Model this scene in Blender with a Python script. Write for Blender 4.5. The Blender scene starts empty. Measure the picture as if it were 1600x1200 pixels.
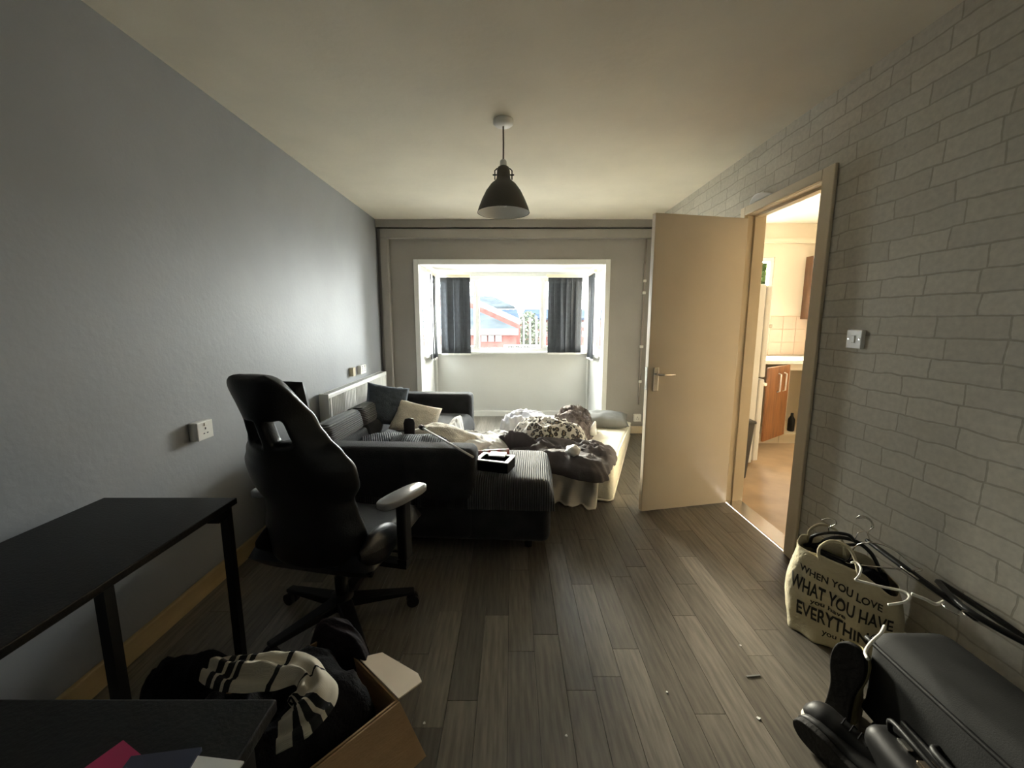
import bpy, bmesh, math, random
from mathutils import Vector, Matrix, noise
PI = math.pi
random.seed(7)
C = bpy.context.scene.collection
S = bpy.context.scene

# ------------------------------------------------------------------ camera
F_PX = 650.0
PITCH = math.radians(8.57)
CAM_H = 1.306
cam = bpy.data.cameras.new('camera'); cam.sensor_width = 36; cam.lens = 36 * F_PX / 1600.0
cam.clip_start = 0.02
co = bpy.data.objects.new('camera', cam); C.objects.link(co)
co.location = (0, 0, CAM_H); co.rotation_euler = (PI / 2 - PITCH, 0, 0)
S.camera = co

# ------------------------------------------------------------------ world, exposure, portals
W = bpy.data.worlds.new('overcast'); S.world = W; W.use_nodes = True
bgn = W.node_tree.nodes['Background']
bgn.inputs[0].default_value = (0.97, 0.985, 0.98, 1); bgn.inputs[1].default_value = 50.0
S.view_settings.view_transform = 'Standard'; S.view_settings.look = 'None'
S.view_settings.gamma = 1; S.view_settings.use_curve_mapping = False
S.view_settings.exposure = 0.35

sl = bpy.data.lights.new('hazy_sun', 'SUN'); sl.energy = 34; sl.angle = math.radians(24); sl.color = (1, .90, .72)
so_ = bpy.data.objects.new('hazy_sun', sl); C.objects.link(so_); so_.location = (-3, 12, 6)
sd_ = Vector((.31 * math.cos(math.radians(18)), -.95 * math.cos(math.radians(18)), -math.sin(math.radians(18))))
so_.rotation_euler = sd_.to_track_quat('-Z', 'Y').to_euler()

XL, XR, YB, ZC = -1.485, 1.56, 4.77, 2.40      # room shell
YF = -0.75                                      # wall behind the camera
BX, BY, BZ = 1.06, 5.67, 1.95                   # bay half width, far face, ceiling
SILL, WTOP = 0.90, 1.90
KX, KY = 3.5, 4.92                              # kitchen far right, far wall

def portal(loc, rot, sx, sy):
    l = bpy.data.lights.new('window_portal', 'AREA'); l.shape = 'RECTANGLE'; l.size = sx; l.size_y = sy
    l.cycles.is_portal = True
    o = bpy.data.objects.new('window_portal', l); C.objects.link(o); o.location = loc; o.rotation_euler = rot
portal((0, BY + .12, 1.4), (-PI / 2, 0, 0), 2.1, 1.05)
portal((-BX - .12, 5.22, 1.4), (0, -PI / 2, 0), 1.05, .85)
portal((BX + .12, 5.22, 1.4), (0, PI / 2, 0), 1.05, .85)
portal((2.55, KY + .14, 1.57), (-PI / 2, 0, 0), .8, 1.0)

# ------------------------------------------------------------------ helpers
def at(u, v, z=None, Y=None, X=None):
    """pixel of the 1600x1200 photo -> world point on a known plane"""
    xc = (u - 800) / F_PX; yc = (600 - v) / F_PX
    d = Vector((xc, math.cos(PITCH) + yc * math.sin(PITCH), -math.sin(PITCH) + yc * math.cos(PITCH)))
    if z is not None: t = (z - CAM_H) / d.z
    elif Y is not None: t = Y / d.y
    else: t = X / d.x
    return Vector((0, 0, CAM_H)) + d * t

def mat(name, col, rough=0.7, var=0.12, vscale=8, bump=0.0, bscale=60, metal=0, spec=0.5, col2=None, stretch=None, sheen=0, emit=None, trans=0):
    m = bpy.data.materials.new(name); m.use_nodes = True
    nt = m.node_tree; b = nt.nodes['Principled BSDF']
    b.inputs['Roughness'].default_value = rough; b.inputs['Metallic'].default_value = metal
    b.inputs['Specular IOR Level'].default_value = spec
    if sheen: b.inputs['Sheen Weight'].default_value = sheen
    tc = nt.nodes.new('ShaderNodeTexCoord'); mp = nt.nodes.new('ShaderNodeMapping')
    nt.links.new(tc.outputs['Object'], mp.inputs[0])
    if stretch: mp.inputs['Scale'].default_value = stretch
    n = nt.nodes.new('ShaderNodeTexNoise'); n.inputs['Scale'].default_value = vscale; n.inputs['Detail'].default_value = 5
    nt.links.new(mp.outputs[0], n.inputs['Vector'])
    r = nt.nodes.new('ShaderNodeValToRGB')
    c2 = col2 if col2 else tuple(min(1, c * (1 + var)) for c in col)
    c1 = col if col2 else tuple(c * (1 - var) for c in col)
    r.color_ramp.elements[0].position = .35; r.color_ramp.elements[1].position = .65
    r.color_ramp.elements[0].color = (*c1, 1); r.color_ramp.elements[1].color = (*c2, 1)
    nt.links.new(n.outputs['Fac'], r.inputs[0]); nt.links.new(r.outputs[0], b.inputs['Base Color'])
    if bump:
        n2 = nt.nodes.new('ShaderNodeTexNoise'); n2.inputs['Scale'].default_value = bscale; n2.inputs['Detail'].default_value = 3
        nt.links.new(mp.outputs[0], n2.inputs['Vector'])
        bp = nt.nodes.new('ShaderNodeBump'); bp.inputs['Strength'].default_value = bump; bp.inputs['Distance'].default_value = .01
        nt.links.new(n2.outputs['Fac'], bp.inputs['Height']); nt.links.new(bp.outputs[0], b.inputs['Normal'])
    if emit:
        b.inputs['Emission Color'].default_value = (*emit[0], 1); b.inputs['Emission Strength'].default_value = emit[1]
    return m

def ribbed(name, c1, c2, axis='X', scale=30, rough=.85, bump=.5, dist=0.0):
    m = bpy.data.materials.new(name); m.use_nodes = True
    nt = m.node_tree; b = nt.nodes['Principled BSDF']; b.inputs['Roughness'].default_value = rough
    b.inputs['Sheen Weight'].default_value = .25
    tc = nt.nodes.new('ShaderNodeTexCoord'); w = nt.nodes.new('ShaderNodeTexWave'); w.wave_type = 'BANDS'
    w.bands_direction = axis; w.inputs['Scale'].default_value = scale; w.inputs['Distortion'].default_value = dist
    nt.links.new(tc.outputs['Object'], w.inputs['Vector'])
    r = nt.nodes.new('ShaderNodeValToRGB'); r.color_ramp.elements[0].color = (*c1, 1); r.color_ramp.elements[1].color = (*c2, 1)
    nt.links.new(w.outputs['Fac'], r.inputs[0]); nt.links.new(r.outputs[0], b.inputs['Base Color'])
    bp = nt.nodes.new('ShaderNodeBump'); bp.inputs['Strength'].default_value = bump; bp.inputs['Distance'].default_value = .012
    nt.links.new(w.outputs['Fac'], bp.inputs['Height']); nt.links.new(bp.outputs[0], b.inputs['Normal'])
    return m

class MB:
    def __init__(s): s.v = []; s.f = []; s.uv = None
    def add(s, vs, fs):
        n = len(s.v); s.v += [tuple(x) for x in vs]; s.f += [tuple(i + n for i in f) for f in fs]; return s
    def box(s, x0, x1, y0, y1, z0, z1, M=None):
        vs = [Vector((x, y, z)) for z in (z0, z1) for y in (y0, y1) for x in (x0, x1)]
        if M: vs = [M @ v for v in vs]
        return s.add(vs, [(0, 2, 3, 1), (4, 5, 7, 6), (0, 1, 5, 4), (2, 6, 7, 3), (0, 4, 6, 2), (1, 3, 7, 5)])
    def hexa(s, p):  # 8 points, order as box
        return s.add(p, [(0, 2, 3, 1), (4, 5, 7, 6), (0, 1, 5, 4), (2, 6, 7, 3), (0, 4, 6, 2), (1, 3, 7, 5)])
    def tube(s, pts, r, seg=8, closed=False):
        pts = [Vector(p) for p in pts]; n = len(pts); rings = []
        rad = r if isinstance(r, (list, tuple)) else [r] * n
        up = None
        for i, p in enumerate(pts):
            a = pts[(i - 1) % n] if (closed or i > 0) else p
            b = pts[(i + 1) % n] if (closed or i < n - 1) else p
            t = (b - a).normalized()
            if up is None:
                up = Vector((0, 0, 1)) if abs(t.z) < .9 else Vector((1, 0, 0))
            x = t.cross(up)
            if x.length < 1e-4: x = t.cross(Vector((0, 1, .3)))
            x.normalize(); y = x.cross(t).normalized(); up = y
            rings.append([p + (x * math.cos(2 * PI * k / seg) + y * math.sin(2 * PI * k / seg)) * rad[i] for k in range(seg)])
        vs = [q for R in rings for q in R]; fs = []
        for i in range(n if closed else n - 1):
            j = (i + 1) % n
            for k in range(seg):
                fs.append((i * seg + k, i * seg + (k + 1) % seg, j * seg + (k + 1) % seg, j * seg + k))
        if not closed:
            fs.append(tuple(range(seg))[::-1]); fs.append(tuple((n - 1) * seg + k for k in range(seg)))
        return s.add(vs, fs)
    def lathe(s, prof, c=(0, 0, 0), seg=32, M=None, caps=True):
        vs = []; fs = []
        for (r, z) in prof:
            for k in range(seg):
                p = Vector((c[0] + r * math.cos(2 * PI * k / seg), c[1] + r * math.sin(2 * PI * k / seg), c[2] + z))
                vs.append(M @ p if M else p)
        n = len(prof)
        for i in range(n - 1):
            for k in range(seg):
                fs.append((i * seg + k, i * seg + (k + 1) % seg, (i + 1) * seg + (k + 1) % seg, (i + 1) * seg + k))
        if caps:
            fs.append(tuple(range(seg))[::-1]); fs.append(tuple((n - 1) * seg + k for k in range(seg)))
        return s.add(vs, fs)
    def prism(s, poly, d, M=None):
        """poly list of 3D points, extruded by vector d"""
        d = Vector(d); p0 = [Vector(p) for p in poly]; p1 = [p + d for p in p0]; n = len(p0)
        vs = p0 + p1
        if M: vs = [M @ v for v in vs]
        fs = [tuple(range(n))[::-1], tuple(range(n, 2 * n))]
        fs += [(i, (i + 1) % n, n + (i + 1) % n, n + i) for i in range(n)]
        return s.add(vs, fs)
    def grid(s, fn, nu, nv, skip=None):
        n0 = [fn(i / nu, j / nv) for j in range(nv + 1) for i in range(nu + 1)]
        fs = []
        for j in range(nv):
            for i in range(nu):
                if skip and skip((i + .5) / nu, (j + .5) / nv): continue
                a = j * (nu + 1) + i
                fs.append((a, a + 1, a + nu + 2, a + nu + 1))
        return s.add(n0, fs)
    def build(s, name, m, parent=None, smooth=False, bevel=0, seg=2, sub=0, solid=0, origin=None, fix=True, loc=None, rot=None):
        o3 = Vector(origin) if origin is not None else Vector((0, 0, 0))
        me = bpy.data.meshes.new(name)
        me.from_pydata([tuple(Vector(v) - o3) for v in s.v], [], s.f); me.update()
        if fix:
            bm = bmesh.new(); bm.from_mesh(me); bmesh.ops.recalc_face_normals(bm, faces=bm.faces); bm.to_mesh(me); bm.free()
        if s.uv:
            ul = me.uv_layers.new(name='UVMap')
            for p in me.polygons:
                for li in p.loop_indices: ul.data[li].uv = s.uv[me.loops[li].vertex_index]
        o = bpy.data.objects.new(name, me); C.objects.link(o)
        if m: me.materials.append(m)
        if smooth:
            for p in me.polygons: p.use_smooth = True
        if origin is not None: o.location = o3
        if loc is not None: o.location = loc
        if rot is not None: o.rotation_euler = rot
        if solid:
            k = o.modifiers.new('solid', 'SOLIDIFY'); k.thickness = solid; k.offset = 0
        if bevel:
            k = o.modifiers.new('bevel', 'BEVEL'); k.width = bevel; k.segments = seg; k.limit_method = 'ANGLE'
        if sub:
            k = o.modifiers.new('sub', 'SUBSURF'); k.levels = sub; k.render_levels = sub
        if parent: o.parent = parent
        return o

def tag(o, label, cat=None, group=None, kind=None):
    if label: o['label'] = label
    if cat: o['category'] = cat
    if group: o['group'] = group
    if kind: o['kind'] = kind
    return o
def thing(name, label, cat, loc=(0, 0, 0), rotz=0, group=None, rot=None, kind=None):
    o = bpy.data.objects.new(name, None); C.objects.link(o); o.location = loc
    o.rotation_euler = rot if rot else (0, 0, rotz); o.empty_display_size = .05
    return tag(o, label, cat, group, kind)
def struct(o, label): return tag(o, label, None, None, 'structure')
def copy_tree(o, parent=None):
    c = o.copy(); C.objects.link(c); c.parent = parent
    for ch in list(o.children): copy_tree(ch, c)
    return c
def catmull(pts, n, closed=True):
    pts = [Vector(p) for p in pts]; N = len(pts); out = []
    m = N if closed else N - 1
    for k in range(n):
        t = k / n * m if closed else k / (n - 1) * m
        i = min(int(t), m - 1); f = t - i
        def g(j): return pts[j % N] if closed else pts[max(0, min(N - 1, j))]
        a, b, c, d = g(i - 1), g(i), g(i + 1), g(i + 2)
        out.append(.5 * ((2 * b) + (c - a) * f + (2 * a - 5 * b + 4 * c - d) * f * f + (3 * b - a - 3 * c + d) * f ** 3))
    return out
def nz(x, y, z=0): return noise.noise(Vector((x, y, z)))

# ------------------------------------------------------------------ materials
M_ceil = mat('ceiling_paint', (.84, .79, .67), .9, .03, 3, .15, 25)
M_lwall = mat('grey_wall_paint', (.30, .31, .325), .55, .05, 2, .12, 40, spec=.35)
M_bwall = mat('warm_grey_wall_paint', (.33, .31, .285), .6, .05, 2, .12, 40, spec=.35)
M_bayw = mat('bay_white_paint', (.62, .62, .59), .6, .03, 2, .05, 30)
M_white = mat('white_gloss', (.82, .82, .79), .35, .02, 3)
M_cream = mat('cream_gloss', (.70, .60, .44), .4, .04, 3)
M_doorp = mat('cream_door_paint', (.70, .62, .50), .45, .04, 2)
M_skirt = mat('wood_skirting', (.50, .37, .19), .5, .2, 6, stretch=(1, .1, 1))
M_plastic = mat('white_plastic', (.80, .79, .74), .35, .02, 3)
M_dark = mat('socket_hole', (.03, .03, .03), .6, 0)
M_chrome = mat('brushed_metal', (.70, .68, .64), .25, .04, 20, metal=1)
M_black = mat('black_laminate', (.007, .007, .007), .45, .2, 30, .1, 120, spec=.25)
M_blackm = mat('black_metal', (.007, .007, .007), .5, .1, 10, spec=.25)
M_leather = mat('black_faux_leather', (.008, .008, .0085), .38, .15, 12, .1, 180, spec=.4)
M_blkcloth = mat('black_cloth', (.008, .0075, .0085), .95, .3, 14, .5, 140, spec=.15)
M_sofa = mat('charcoal_sofa_fabric', (.017, .0175, .020), .85, .25, 10, .35, 160, sheen=.12, spec=.25)
M_corduroy = ribbed('charcoal_corduroy', (.012, .0125, .014), (.065, .067, .072), 'X', 24, .8, .7)
M_cordy = ribbed('charcoal_corduroy_back', (.020, .021, .023), (.075, .076, .08), 'Z', 26, .8, .7)
M_navy = ribbed('blue_grey_ribbed', (.03, .036, .045), (.065, .076, .095), 'X', 22, .85, .6, 1.0)
M_denim = mat('blue_grey_cushion_fabric', (.055, .07, .09), .9, .2, 30, .5, 150)
M_wcush = mat('cream_woven_fabric', (.72, .66, .56), .9, .06, 40, .6, 120)
M_wbed = mat('white_bed_linen', (.78, .76, .73), .85, .04, 8, .3, 60)
M_glass = None
M_brickp = None

def glass_mat():
    m = bpy.data.materials.new('window_glass'); m.use_nodes = True; nt = m.node_tree
    for n in list(nt.nodes): nt.nodes.remove(n)
    o = nt.nodes.new('ShaderNodeOutputMaterial'); t = nt.nodes.new('ShaderNodeBsdfTransparent'); g = nt.nodes.new('ShaderNodeBsdfGlossy')
    g.inputs['Roughness'].default_value = .02; t.inputs[0].default_value = (.95, .97, .96, 1)
    mx = nt.nodes.new('ShaderNodeMixShader'); fr = nt.nodes.new('ShaderNodeFresnel'); fr.inputs[0].default_value = 1.45
    ge = nt.nodes.new('ShaderNodeNewGeometry'); iv = nt.nodes.new('ShaderNodeMath'); iv.operation = 'SUBTRACT'; iv.inputs[0].default_value = 1
    nt.links.new(ge.outputs['Backfacing'], iv.inputs[1]); ml = nt.nodes.new('ShaderNodeMath'); ml.operation = 'MULTIPLY'
    nt.links.new(fr.outputs[0], ml.inputs[0]); nt.links.new(iv.outputs[0], ml.inputs[1]); nt.links.new(ml.outputs[0], mx.inputs[0]); nt.links.new(t.outputs[0], mx.inputs[1]); nt.links.new(g.outputs[0], mx.inputs[2])
    nt.links.new(mx.outputs[0], o.inputs[0]); return m
M_glass = glass_mat()

def brick_paper():
    m = bpy.data.materials.new('brick_print_wallpaper'); m.use_nodes = True; nt = m.node_tree; b = nt.nodes['Principled BSDF']
    b.inputs['Roughness'].default_value = .8
    g = nt.nodes.new('ShaderNodeNewGeometry')
    sx = nt.nodes.new('ShaderNodeSeparateXYZ'); nt.links.new(g.outputs['Position'], sx.inputs[0])
    cb = nt.nodes.new('ShaderNodeCombineXYZ'); nt.links.new(sx.outputs['Y'], cb.inputs['X']); nt.links.new(sx.outputs['Z'], cb.inputs['Y'])
    n = nt.nodes.new('ShaderNodeTexNoise'); n.inputs['Scale'].default_value = 7; n.inputs['Detail'].default_value = 3
    nt.links.new(cb.outputs[0], n.inputs['Vector'])
    sb = nt.nodes.new('ShaderNodeVectorMath'); sb.operation = 'SUBTRACT'; sb.inputs[1].default_value = (.5, .5, .5)
    nt.links.new(n.outputs['Color'], sb.inputs[0])
    sc = nt.nodes.new('ShaderNodeVectorMath'); sc.operation = 'SCALE'; sc.inputs['Scale'].default_value = .030
    nt.links.new(sb.outputs[0], sc.inputs[0])
    ad = nt.nodes.new('ShaderNodeVectorMath'); nt.links.new(cb.outputs[0], ad.inputs[0]); nt.links.new(sc.outputs[0], ad.inputs[1])
    br = nt.nodes.new('ShaderNodeTexBrick'); br.inputs['Scale'].default_value = 1
    br.inputs['Brick Width'].default_value = .235; br.inputs['Row Height'].default_value = .078
    br.inputs['Mortar Size'].default_value = .0042; br.inputs['Mortar Smooth'].default_value = .45
    br.offset = .42; br.squash = .8; br.squash_frequency = 3
    br.inputs['Color1'].default_value = (.68, .64, .54, 1); br.inputs['Color2'].default_value = (.60, .565, .475, 1); br.inputs['Mortar'].default_value = (.46, .42, .34, 1)
    nt.links.new(ad.outputs[0], br.inputs['Vector'])
    n2 = nt.nodes.new('ShaderNodeTexNoise'); n2.inputs['Scale'].default_value = 45; n2.inputs['Detail'].default_value = 6
    nt.links.new(cb.outputs[0], n2.inputs['Vector'])
    mx = nt.nodes.new('ShaderNodeMixRGB'); mx.blend_type = 'MULTIPLY'; mx.inputs[0].default_value = .35
    nt.links.new(br.outputs['Color'], mx.inputs[1]); nt.links.new(n2.outputs['Fac'], mx.inputs[2]); nt.links.new(mx.outputs[0], b.inputs['Base Color'])
    inv = nt.nodes.new('ShaderNodeMath'); inv.operation = 'SUBTRACT'; inv.inputs[0].default_value = 1; nt.links.new(br.outputs['Fac'], inv.inputs[1])
    bp = nt.nodes.new('ShaderNodeBump'); bp.inputs['Strength'].default_value = .35; bp.inputs['Distance'].default_value = .003
    nt.links.new(inv.outputs[0], bp.inputs['Height']); nt.links.new(bp.outputs[0], b.inputs['Normal'])
    return m
M_brickp = brick_paper()

def plank_mats():
    out = []
    for i, k in enumerate((.72, .9, 1.0, 1.12, 1.32)):
        m = mat('laminate_%d' % i, (.122 * k, .108 * k, .089 * k), .36, .28, 9, .06, 90, stretch=(7, .6, 1), spec=.5)
        out.append(m)
    return out
M_planks = plank_mats()
M_seam = mat('plank_joint', (.02, .018, .016), .8, 0)

# ------------------------------------------------------------------ room shell
fl = struct(MB().box(XL - .1, XR + .0, YF - .1, YB, -.12, -.006).box(-BX - .0, BX, YB, BY, -.12, -.006).build('floor', M_seam), 'grey brown wood laminate floor of staggered planks')
pw = .105; n = 0; px = XL; seedr = random.Random(3)
plank_cache = {}
while px < XR - .01:
    x1 = min(px + pw, XR); y = YF + seedr.uniform(-.5, 0)
    inbay = px > -BX + .0 and x1 < BX
    yend = BY if inbay else YB
    while y < yend:
        L = seedr.choice((.55, .7, .85, 1.0)); y0 = max(y, YF); y1 = min(y + L, yend); y += L
        if y1 - y0 < .05: continue
        mm = M_planks[seedr.choice((0, 1, 1, 2, 2, 2, 3, 3, 4))]
        key = (round(x1 - px, 3), round(y1 - y0, 3), mm.name)
        if key in plank_cache:
            o = bpy.data.objects.new('floor_plank', plank_cache[key]); C.objects.link(o); o.location = (px, y0, 0); o.parent = fl
        else:
            g = .0009
            o = MB().box(g, x1 - px - g, g, y1 - y0 - g, -.0055, 0).build('floor_plank', mm, fl, loc=(px, y0, 0))
            plank_cache[key] = o.data
        n += 1
    px = x1
struct(MB().box(XL - .1, XR + .1, YF - .1, YB + .12, ZC, ZC + .1).build('ceiling', M_ceil), 'plain off-white painted ceiling')
struct(MB().box(XL - .1, XL, YF - .1, YB + .12, -.1, ZC).build('wall_left', M_lwall), 'plain grey painted side wall')
struct(MB().box(XL, XR, YF - .1, YF, -.1, ZC).build('wall_front', M_lwall), 'grey wall behind the viewer')
DY0, DY1, DZ = 2.20, 2.895, 2.00          # rough door opening
struct(MB().box(XR, XR + .12, YF - .1, DY0 - .03, -.1, ZC).box(XR, XR + .12, DY1 + .03, KY + .1, -.1, ZC).box(XR, XR + .12, DY0 - .03, DY1 + .03, DZ + .03, ZC)
       .build('wall_right', M_brickp), 'wall with pale brick print wallpaper around the doorway')
struct(MB().box(XL, -BX, YB, YB + .12, -.1, ZC).box(BX, XR, YB, YB + .12, -.1, ZC).box(-BX, BX, YB, YB + .12, BZ, ZC).build('wall_back', M_bwall), 'warm grey end wall around the bay opening')
# bay
T = .09
struct(MB().box(-BX - T, BX + T, YB + .12, BY + T, BZ, BZ + .1).build('ceiling_bay', M_bayw), 'white ceiling of the window bay')
struct(MB().box(-BX - T, BX + T, BY, BY + T, -.12, SILL).box(-BX - T, BX + T, BY, BY + T, WTOP, BZ).build('wall_bay_back', M_bayw), 'white panel below the bay window')
for s, nm in ((-1, 'left'), (1, 'right')):
    x0, x1 = sorted((s * BX, s * (BX + T)))
    struct(MB().box(x0, x1, YB + .12, BY, -.12, SILL).box(x0, x1, YB + .12, BY, WTOP, BZ).box(x0, x1, YB + .12, YB + .15, SILL, WTOP).build('wall_bay_' + nm, M_bayw), 'white %s cheek of the window bay' % nm)
# white timber lining around bay opening
struct(MB().box(-BX - .035, -BX + .02, YB - .018, YB + .13, 0, BZ + .035).box(BX - .02, BX + .035, YB - .018, YB + .13, 0, BZ + .035)
       .box(-BX + .02, BX - .02, YB - .018, YB + .13, BZ - .02, BZ + .035).build('trim_1', M_white, bevel=.004), 'white timber lining around the bay opening')
struct(MB().box(-BX, BX, BY - .018, BY, 0, .075).box(-BX, -BX + .018, YB + .15, BY - .018, 0, .075).box(BX - .018, BX, YB + .15, BY - .018, 0, .075).build('baseboard_bay', M_white, bevel=.004), 'white skirting board inside the bay')
struct(MB().box(XL, XL + .02, YF, YB, 0, .095).build('baseboard_left', M_skirt, bevel=.006), 'bare wooden skirting board along the grey wall')
struct(MB().box(XR - .018, XR, YF, DY0 - .09, 0, .09).box(XR - .018, XR, DY1 + .09, YB, 0, .09).build('baseboard_right', M_cream, bevel=.005), 'cream skirting board below the brick print wallpaper')
struct(MB().box(XL + .02, -BX - .035, YB - .018, YB, 0, .09).box(BX + .035, XR - .018, YB - .018, YB, 0, .09).build('baseboard_back', M_cream, bevel=.005), 'cream skirting board on the end wall')
# boxed-in pipes along the end wall
struct(MB().box(XL, XR, YB - .045, YB, 2.315, ZC).build('trim_2', M_bwall, bevel=.004), 'shadowed grey batten at the top of the end wall')
struct(MB().box(XL + .05, XR, YB - .07, YB, 2.20, 2.295).build('trim_3', M_bwall, bevel=.006), 'horizontal grey boxing above the bay')
struct(MB().box(XL + .045, XL + .13, YB - .07, YB, .09, 2.20).build('trim_4', M_bwall, bevel=.006), 'vertical grey boxing in the room corner')
M_pipe = mat('painted_pipe', (.33, .29, .26), .5, .1)
pp = MB().tube([(1.475, YB - .02, z) for z in (.35, .9, 1.5, 2.2)], .011, 8).build('pipe', M_pipe, smooth=True, origin=(1.475, YB - .02, .35))
tag(pp, 'thin painted pipe running up the end wall beside the door', 'pipe')
for z in (.62, 1.02, 1.62, 1.75):
    MB().box(-.018, .018, -.014, .019, z - .365, z - .335).build('pipe_clip', M_plastic, pp, bevel=.003)

# ------------------------------------------------------------------ windows
def window(name, label, origin, rotz, width, panes, h0=SILL, h1=WTOP, depth=.07):
    """local x along the window, y outwards. panes: list of (x0,x1,inner_frame)"""
    root = thing(name, label, None, origin, rotz, kind='structure')
    fw = .045
    m = MB(); m.box(0, width, 0, depth, h0, h0 + fw).box(0, width, 0, depth, h1 - fw, h1)
    m.box(0, fw, 0, depth, h0 + fw, h1 - fw).box(width - fw, width, 0, depth, h0 + fw, h1 - fw)
    for a, b in zip(panes[:-1], panes[1:]): m.box(a[1], b[0], 0, depth, h0 + fw, h1 - fw)
    m.build('window_frame', M_white, root, bevel=.004)
    for (x0, x1, inner) in panes:
        a0, a1, c0, c1 = x0, x1, h0 + fw, h1 - fw
        if inner:
            k = .03; q = MB()
            q.box(a0, a1, -.012, depth * .6, c0, c0 + k).box(a0, a1, -.012, depth * .6, c1 - k, c1).box(a0, a0 + k, -.012, depth * .6, c0 + k, c1 - k).box(a1 - k, a1, -.012, depth * .6, c0 + k, c1 - k)
            sash = q.build('sash', M_white, root, bevel=.004)
            a0 += k; a1 -= k; c0 += k; c1 -= k
        MB().box(a0, a1, depth * .4, depth * .4 + .004, c0, c1).build('pane', M_glass, root)
    return root
window('window_1', 'white framed three light bay window', (-BX, BY, 0), 0, 2 * BX, [(.045, .575, True), (.62, 1.44, False), (1.485, 2 * BX - .045, True)])
window('window_2', 'narrow side window in the left bay cheek', (-BX, YB + .15, 0), PI / 2, BY - YB - .15, [(.045, .70, False)])
window('window_3', 'narrow side window in the right bay cheek', (BX, BY, 0), -PI / 2, BY - YB - .15, [(.05, .705, False)])
struct(MB().box(-BX, BX, BY - .05, BY + .0, SILL - .03, SILL).box(-BX, -BX + .05, YB + .15, BY - .05, SILL - .03, SILL).box(BX - .05, BX, YB + .15, BY - .05, SILL - .03, SILL).build('trim_5', M_white, bevel=.006), 'white window board under the bay windows')
struct(MB().box(-BX + .03, -BX + .045, BY - .045, BY - .03, .075, SILL - .03).box(BX - .045, BX - .03, BY - .045, BY - .03, .075, SILL - .03).build('trim_6', M_white), 'white corner beads below the bay windows')

# vertical blinds
M_slat = mat('dark_blind_fabric', (.030, .034, .040), .85, .15, 20, .2, 90)
def blind(name_label, p0, direction, slats, tilt, zb, zt):
    """p0 start of the stack, direction unit vec along the rail; slats list of offsets"""
    d = Vector(direction).normalized(); ang = math.atan2(d.y, d.x)
    root = thing('vertical_blind', name_label, 'blind', (p0[0], p0[1], 0), ang, 'dark vertical blinds in the bay')
    length = max(slats) + .05
    MB().box(-.03, length, -.02, .02, zt + .012, zt + .05).build('head_rail', M_cream, root, bevel=.004)
    first = None
    for i, off in enumerate(slats):
        a = math.radians(tilt[i % len(tilt)])
        def fn(u, v, i=i):
            x = (u - .5) * .089; z = zb + .02 + (zt - zb) * v
            yy = .006 * math.cos((u - .5) * PI) + (1 - v) ** 2 * .012 * math.sin(i * 2.1 + u * 2)
            return (x, yy, z)
        m = MB().grid(fn, 6, 10)
        sl = m.build('slat', M_slat, root, smooth=True, solid=.002, loc=(off, 0, 0), rot=(0, 0, a))
        MB().box(-.04, .04, -.004, .004, zb - .004, zb + .018).build('weight', M_plastic, sl)
    MB().tube([(o, .012, zb + .006) for o in slats], .0025, 5).build('bottom_chain', M_plastic, root)
    return root
blind('dark blind slats gathered at the left end of the bay window, chain end', (-.93, BY - .085), (1, 0, 0), [.03, .115, .20, .28, .335], [8, 22, -6, 14, 4], .86, 1.86)
blind('dark blind slats gathered over the left cheek window', (-BX + .075, BY - .60), (0, 1, 0), [.09, .17, .25, .32, .38], [4, 10, 3, 8, 5], .82, 1.86)
blind('dark blind slats gathered at the right end of the bay window', (.48, BY - .085), (1, 0, 0), [.04, .12, .20, .27, .345, .40], [3, -4, 5, 2, -3, 4], .87, 1.86)
blind('dark blind slats gathered over the right cheek window', (BX - .075, BY - .60), (0, 1, 0), [.05, .12, .20, .28, .35], [3, -6, 5, 2, 6], .83, 1.86)

# ------------------------------------------------------------------ door and frame
fr = thing('trim_7', 'cream door frame with stops around the kitchen doorway', None, (XR, DY0, 0), kind='structure')
fm = MB(); a = .055
fm.box(-.018, .0, -a - .03, 0.0, 0, DZ + a).box(-.018, .0, DY1 - DY0, DY1 - DY0 + a, 0, DZ + a).box(-.018, .0, 0, DY1 - DY0, DZ, DZ + a)
fm.build('architrave', M_cream, fr, bevel=.005)
fm = MB(); fm.box(0, .13, -.03, 0, 0, DZ + .03).box(0, .13, DY1 - DY0, DY1 - DY0 + .03, 0, DZ + .03).box(0, .13, 0, DY1 - DY0, DZ, DZ + .03)
fm.build('door_lining', M_cream, fr)
fm = MB(); fm.box(.05, .09, 0, .014, 0, DZ).box(.05, .09, DY1 - DY0 - .014, DY1 - DY0, 0, DZ).box(.05, .09, .014, DY1 - DY0 - .014, DZ - .014, DZ)
fm.build('door_stop', M_cream, fr)
MB().box(0, .12, 0, DY1 - DY0, 0, .008).build('threshold', M_chrome, fr, bevel=.003)
# torn wallpaper flap
def flapfn(u, v):
    y = 2.62 + .25 * u; w = .028 * math.sin(PI * min(1, u * 1.1)) + .003
    return (XR - .006 - .035 * v * math.sin(PI * u) , y, DZ + a + .004 + w * v)
tag(MB().grid(flapfn, 10, 4).build('wallpaper_flap', M_white, smooth=True, solid=.0015, origin=(XR - .006, 2.62, DZ + a)), 'torn white flap of wallpaper peeling above the door frame', 'wallpaper')

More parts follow.
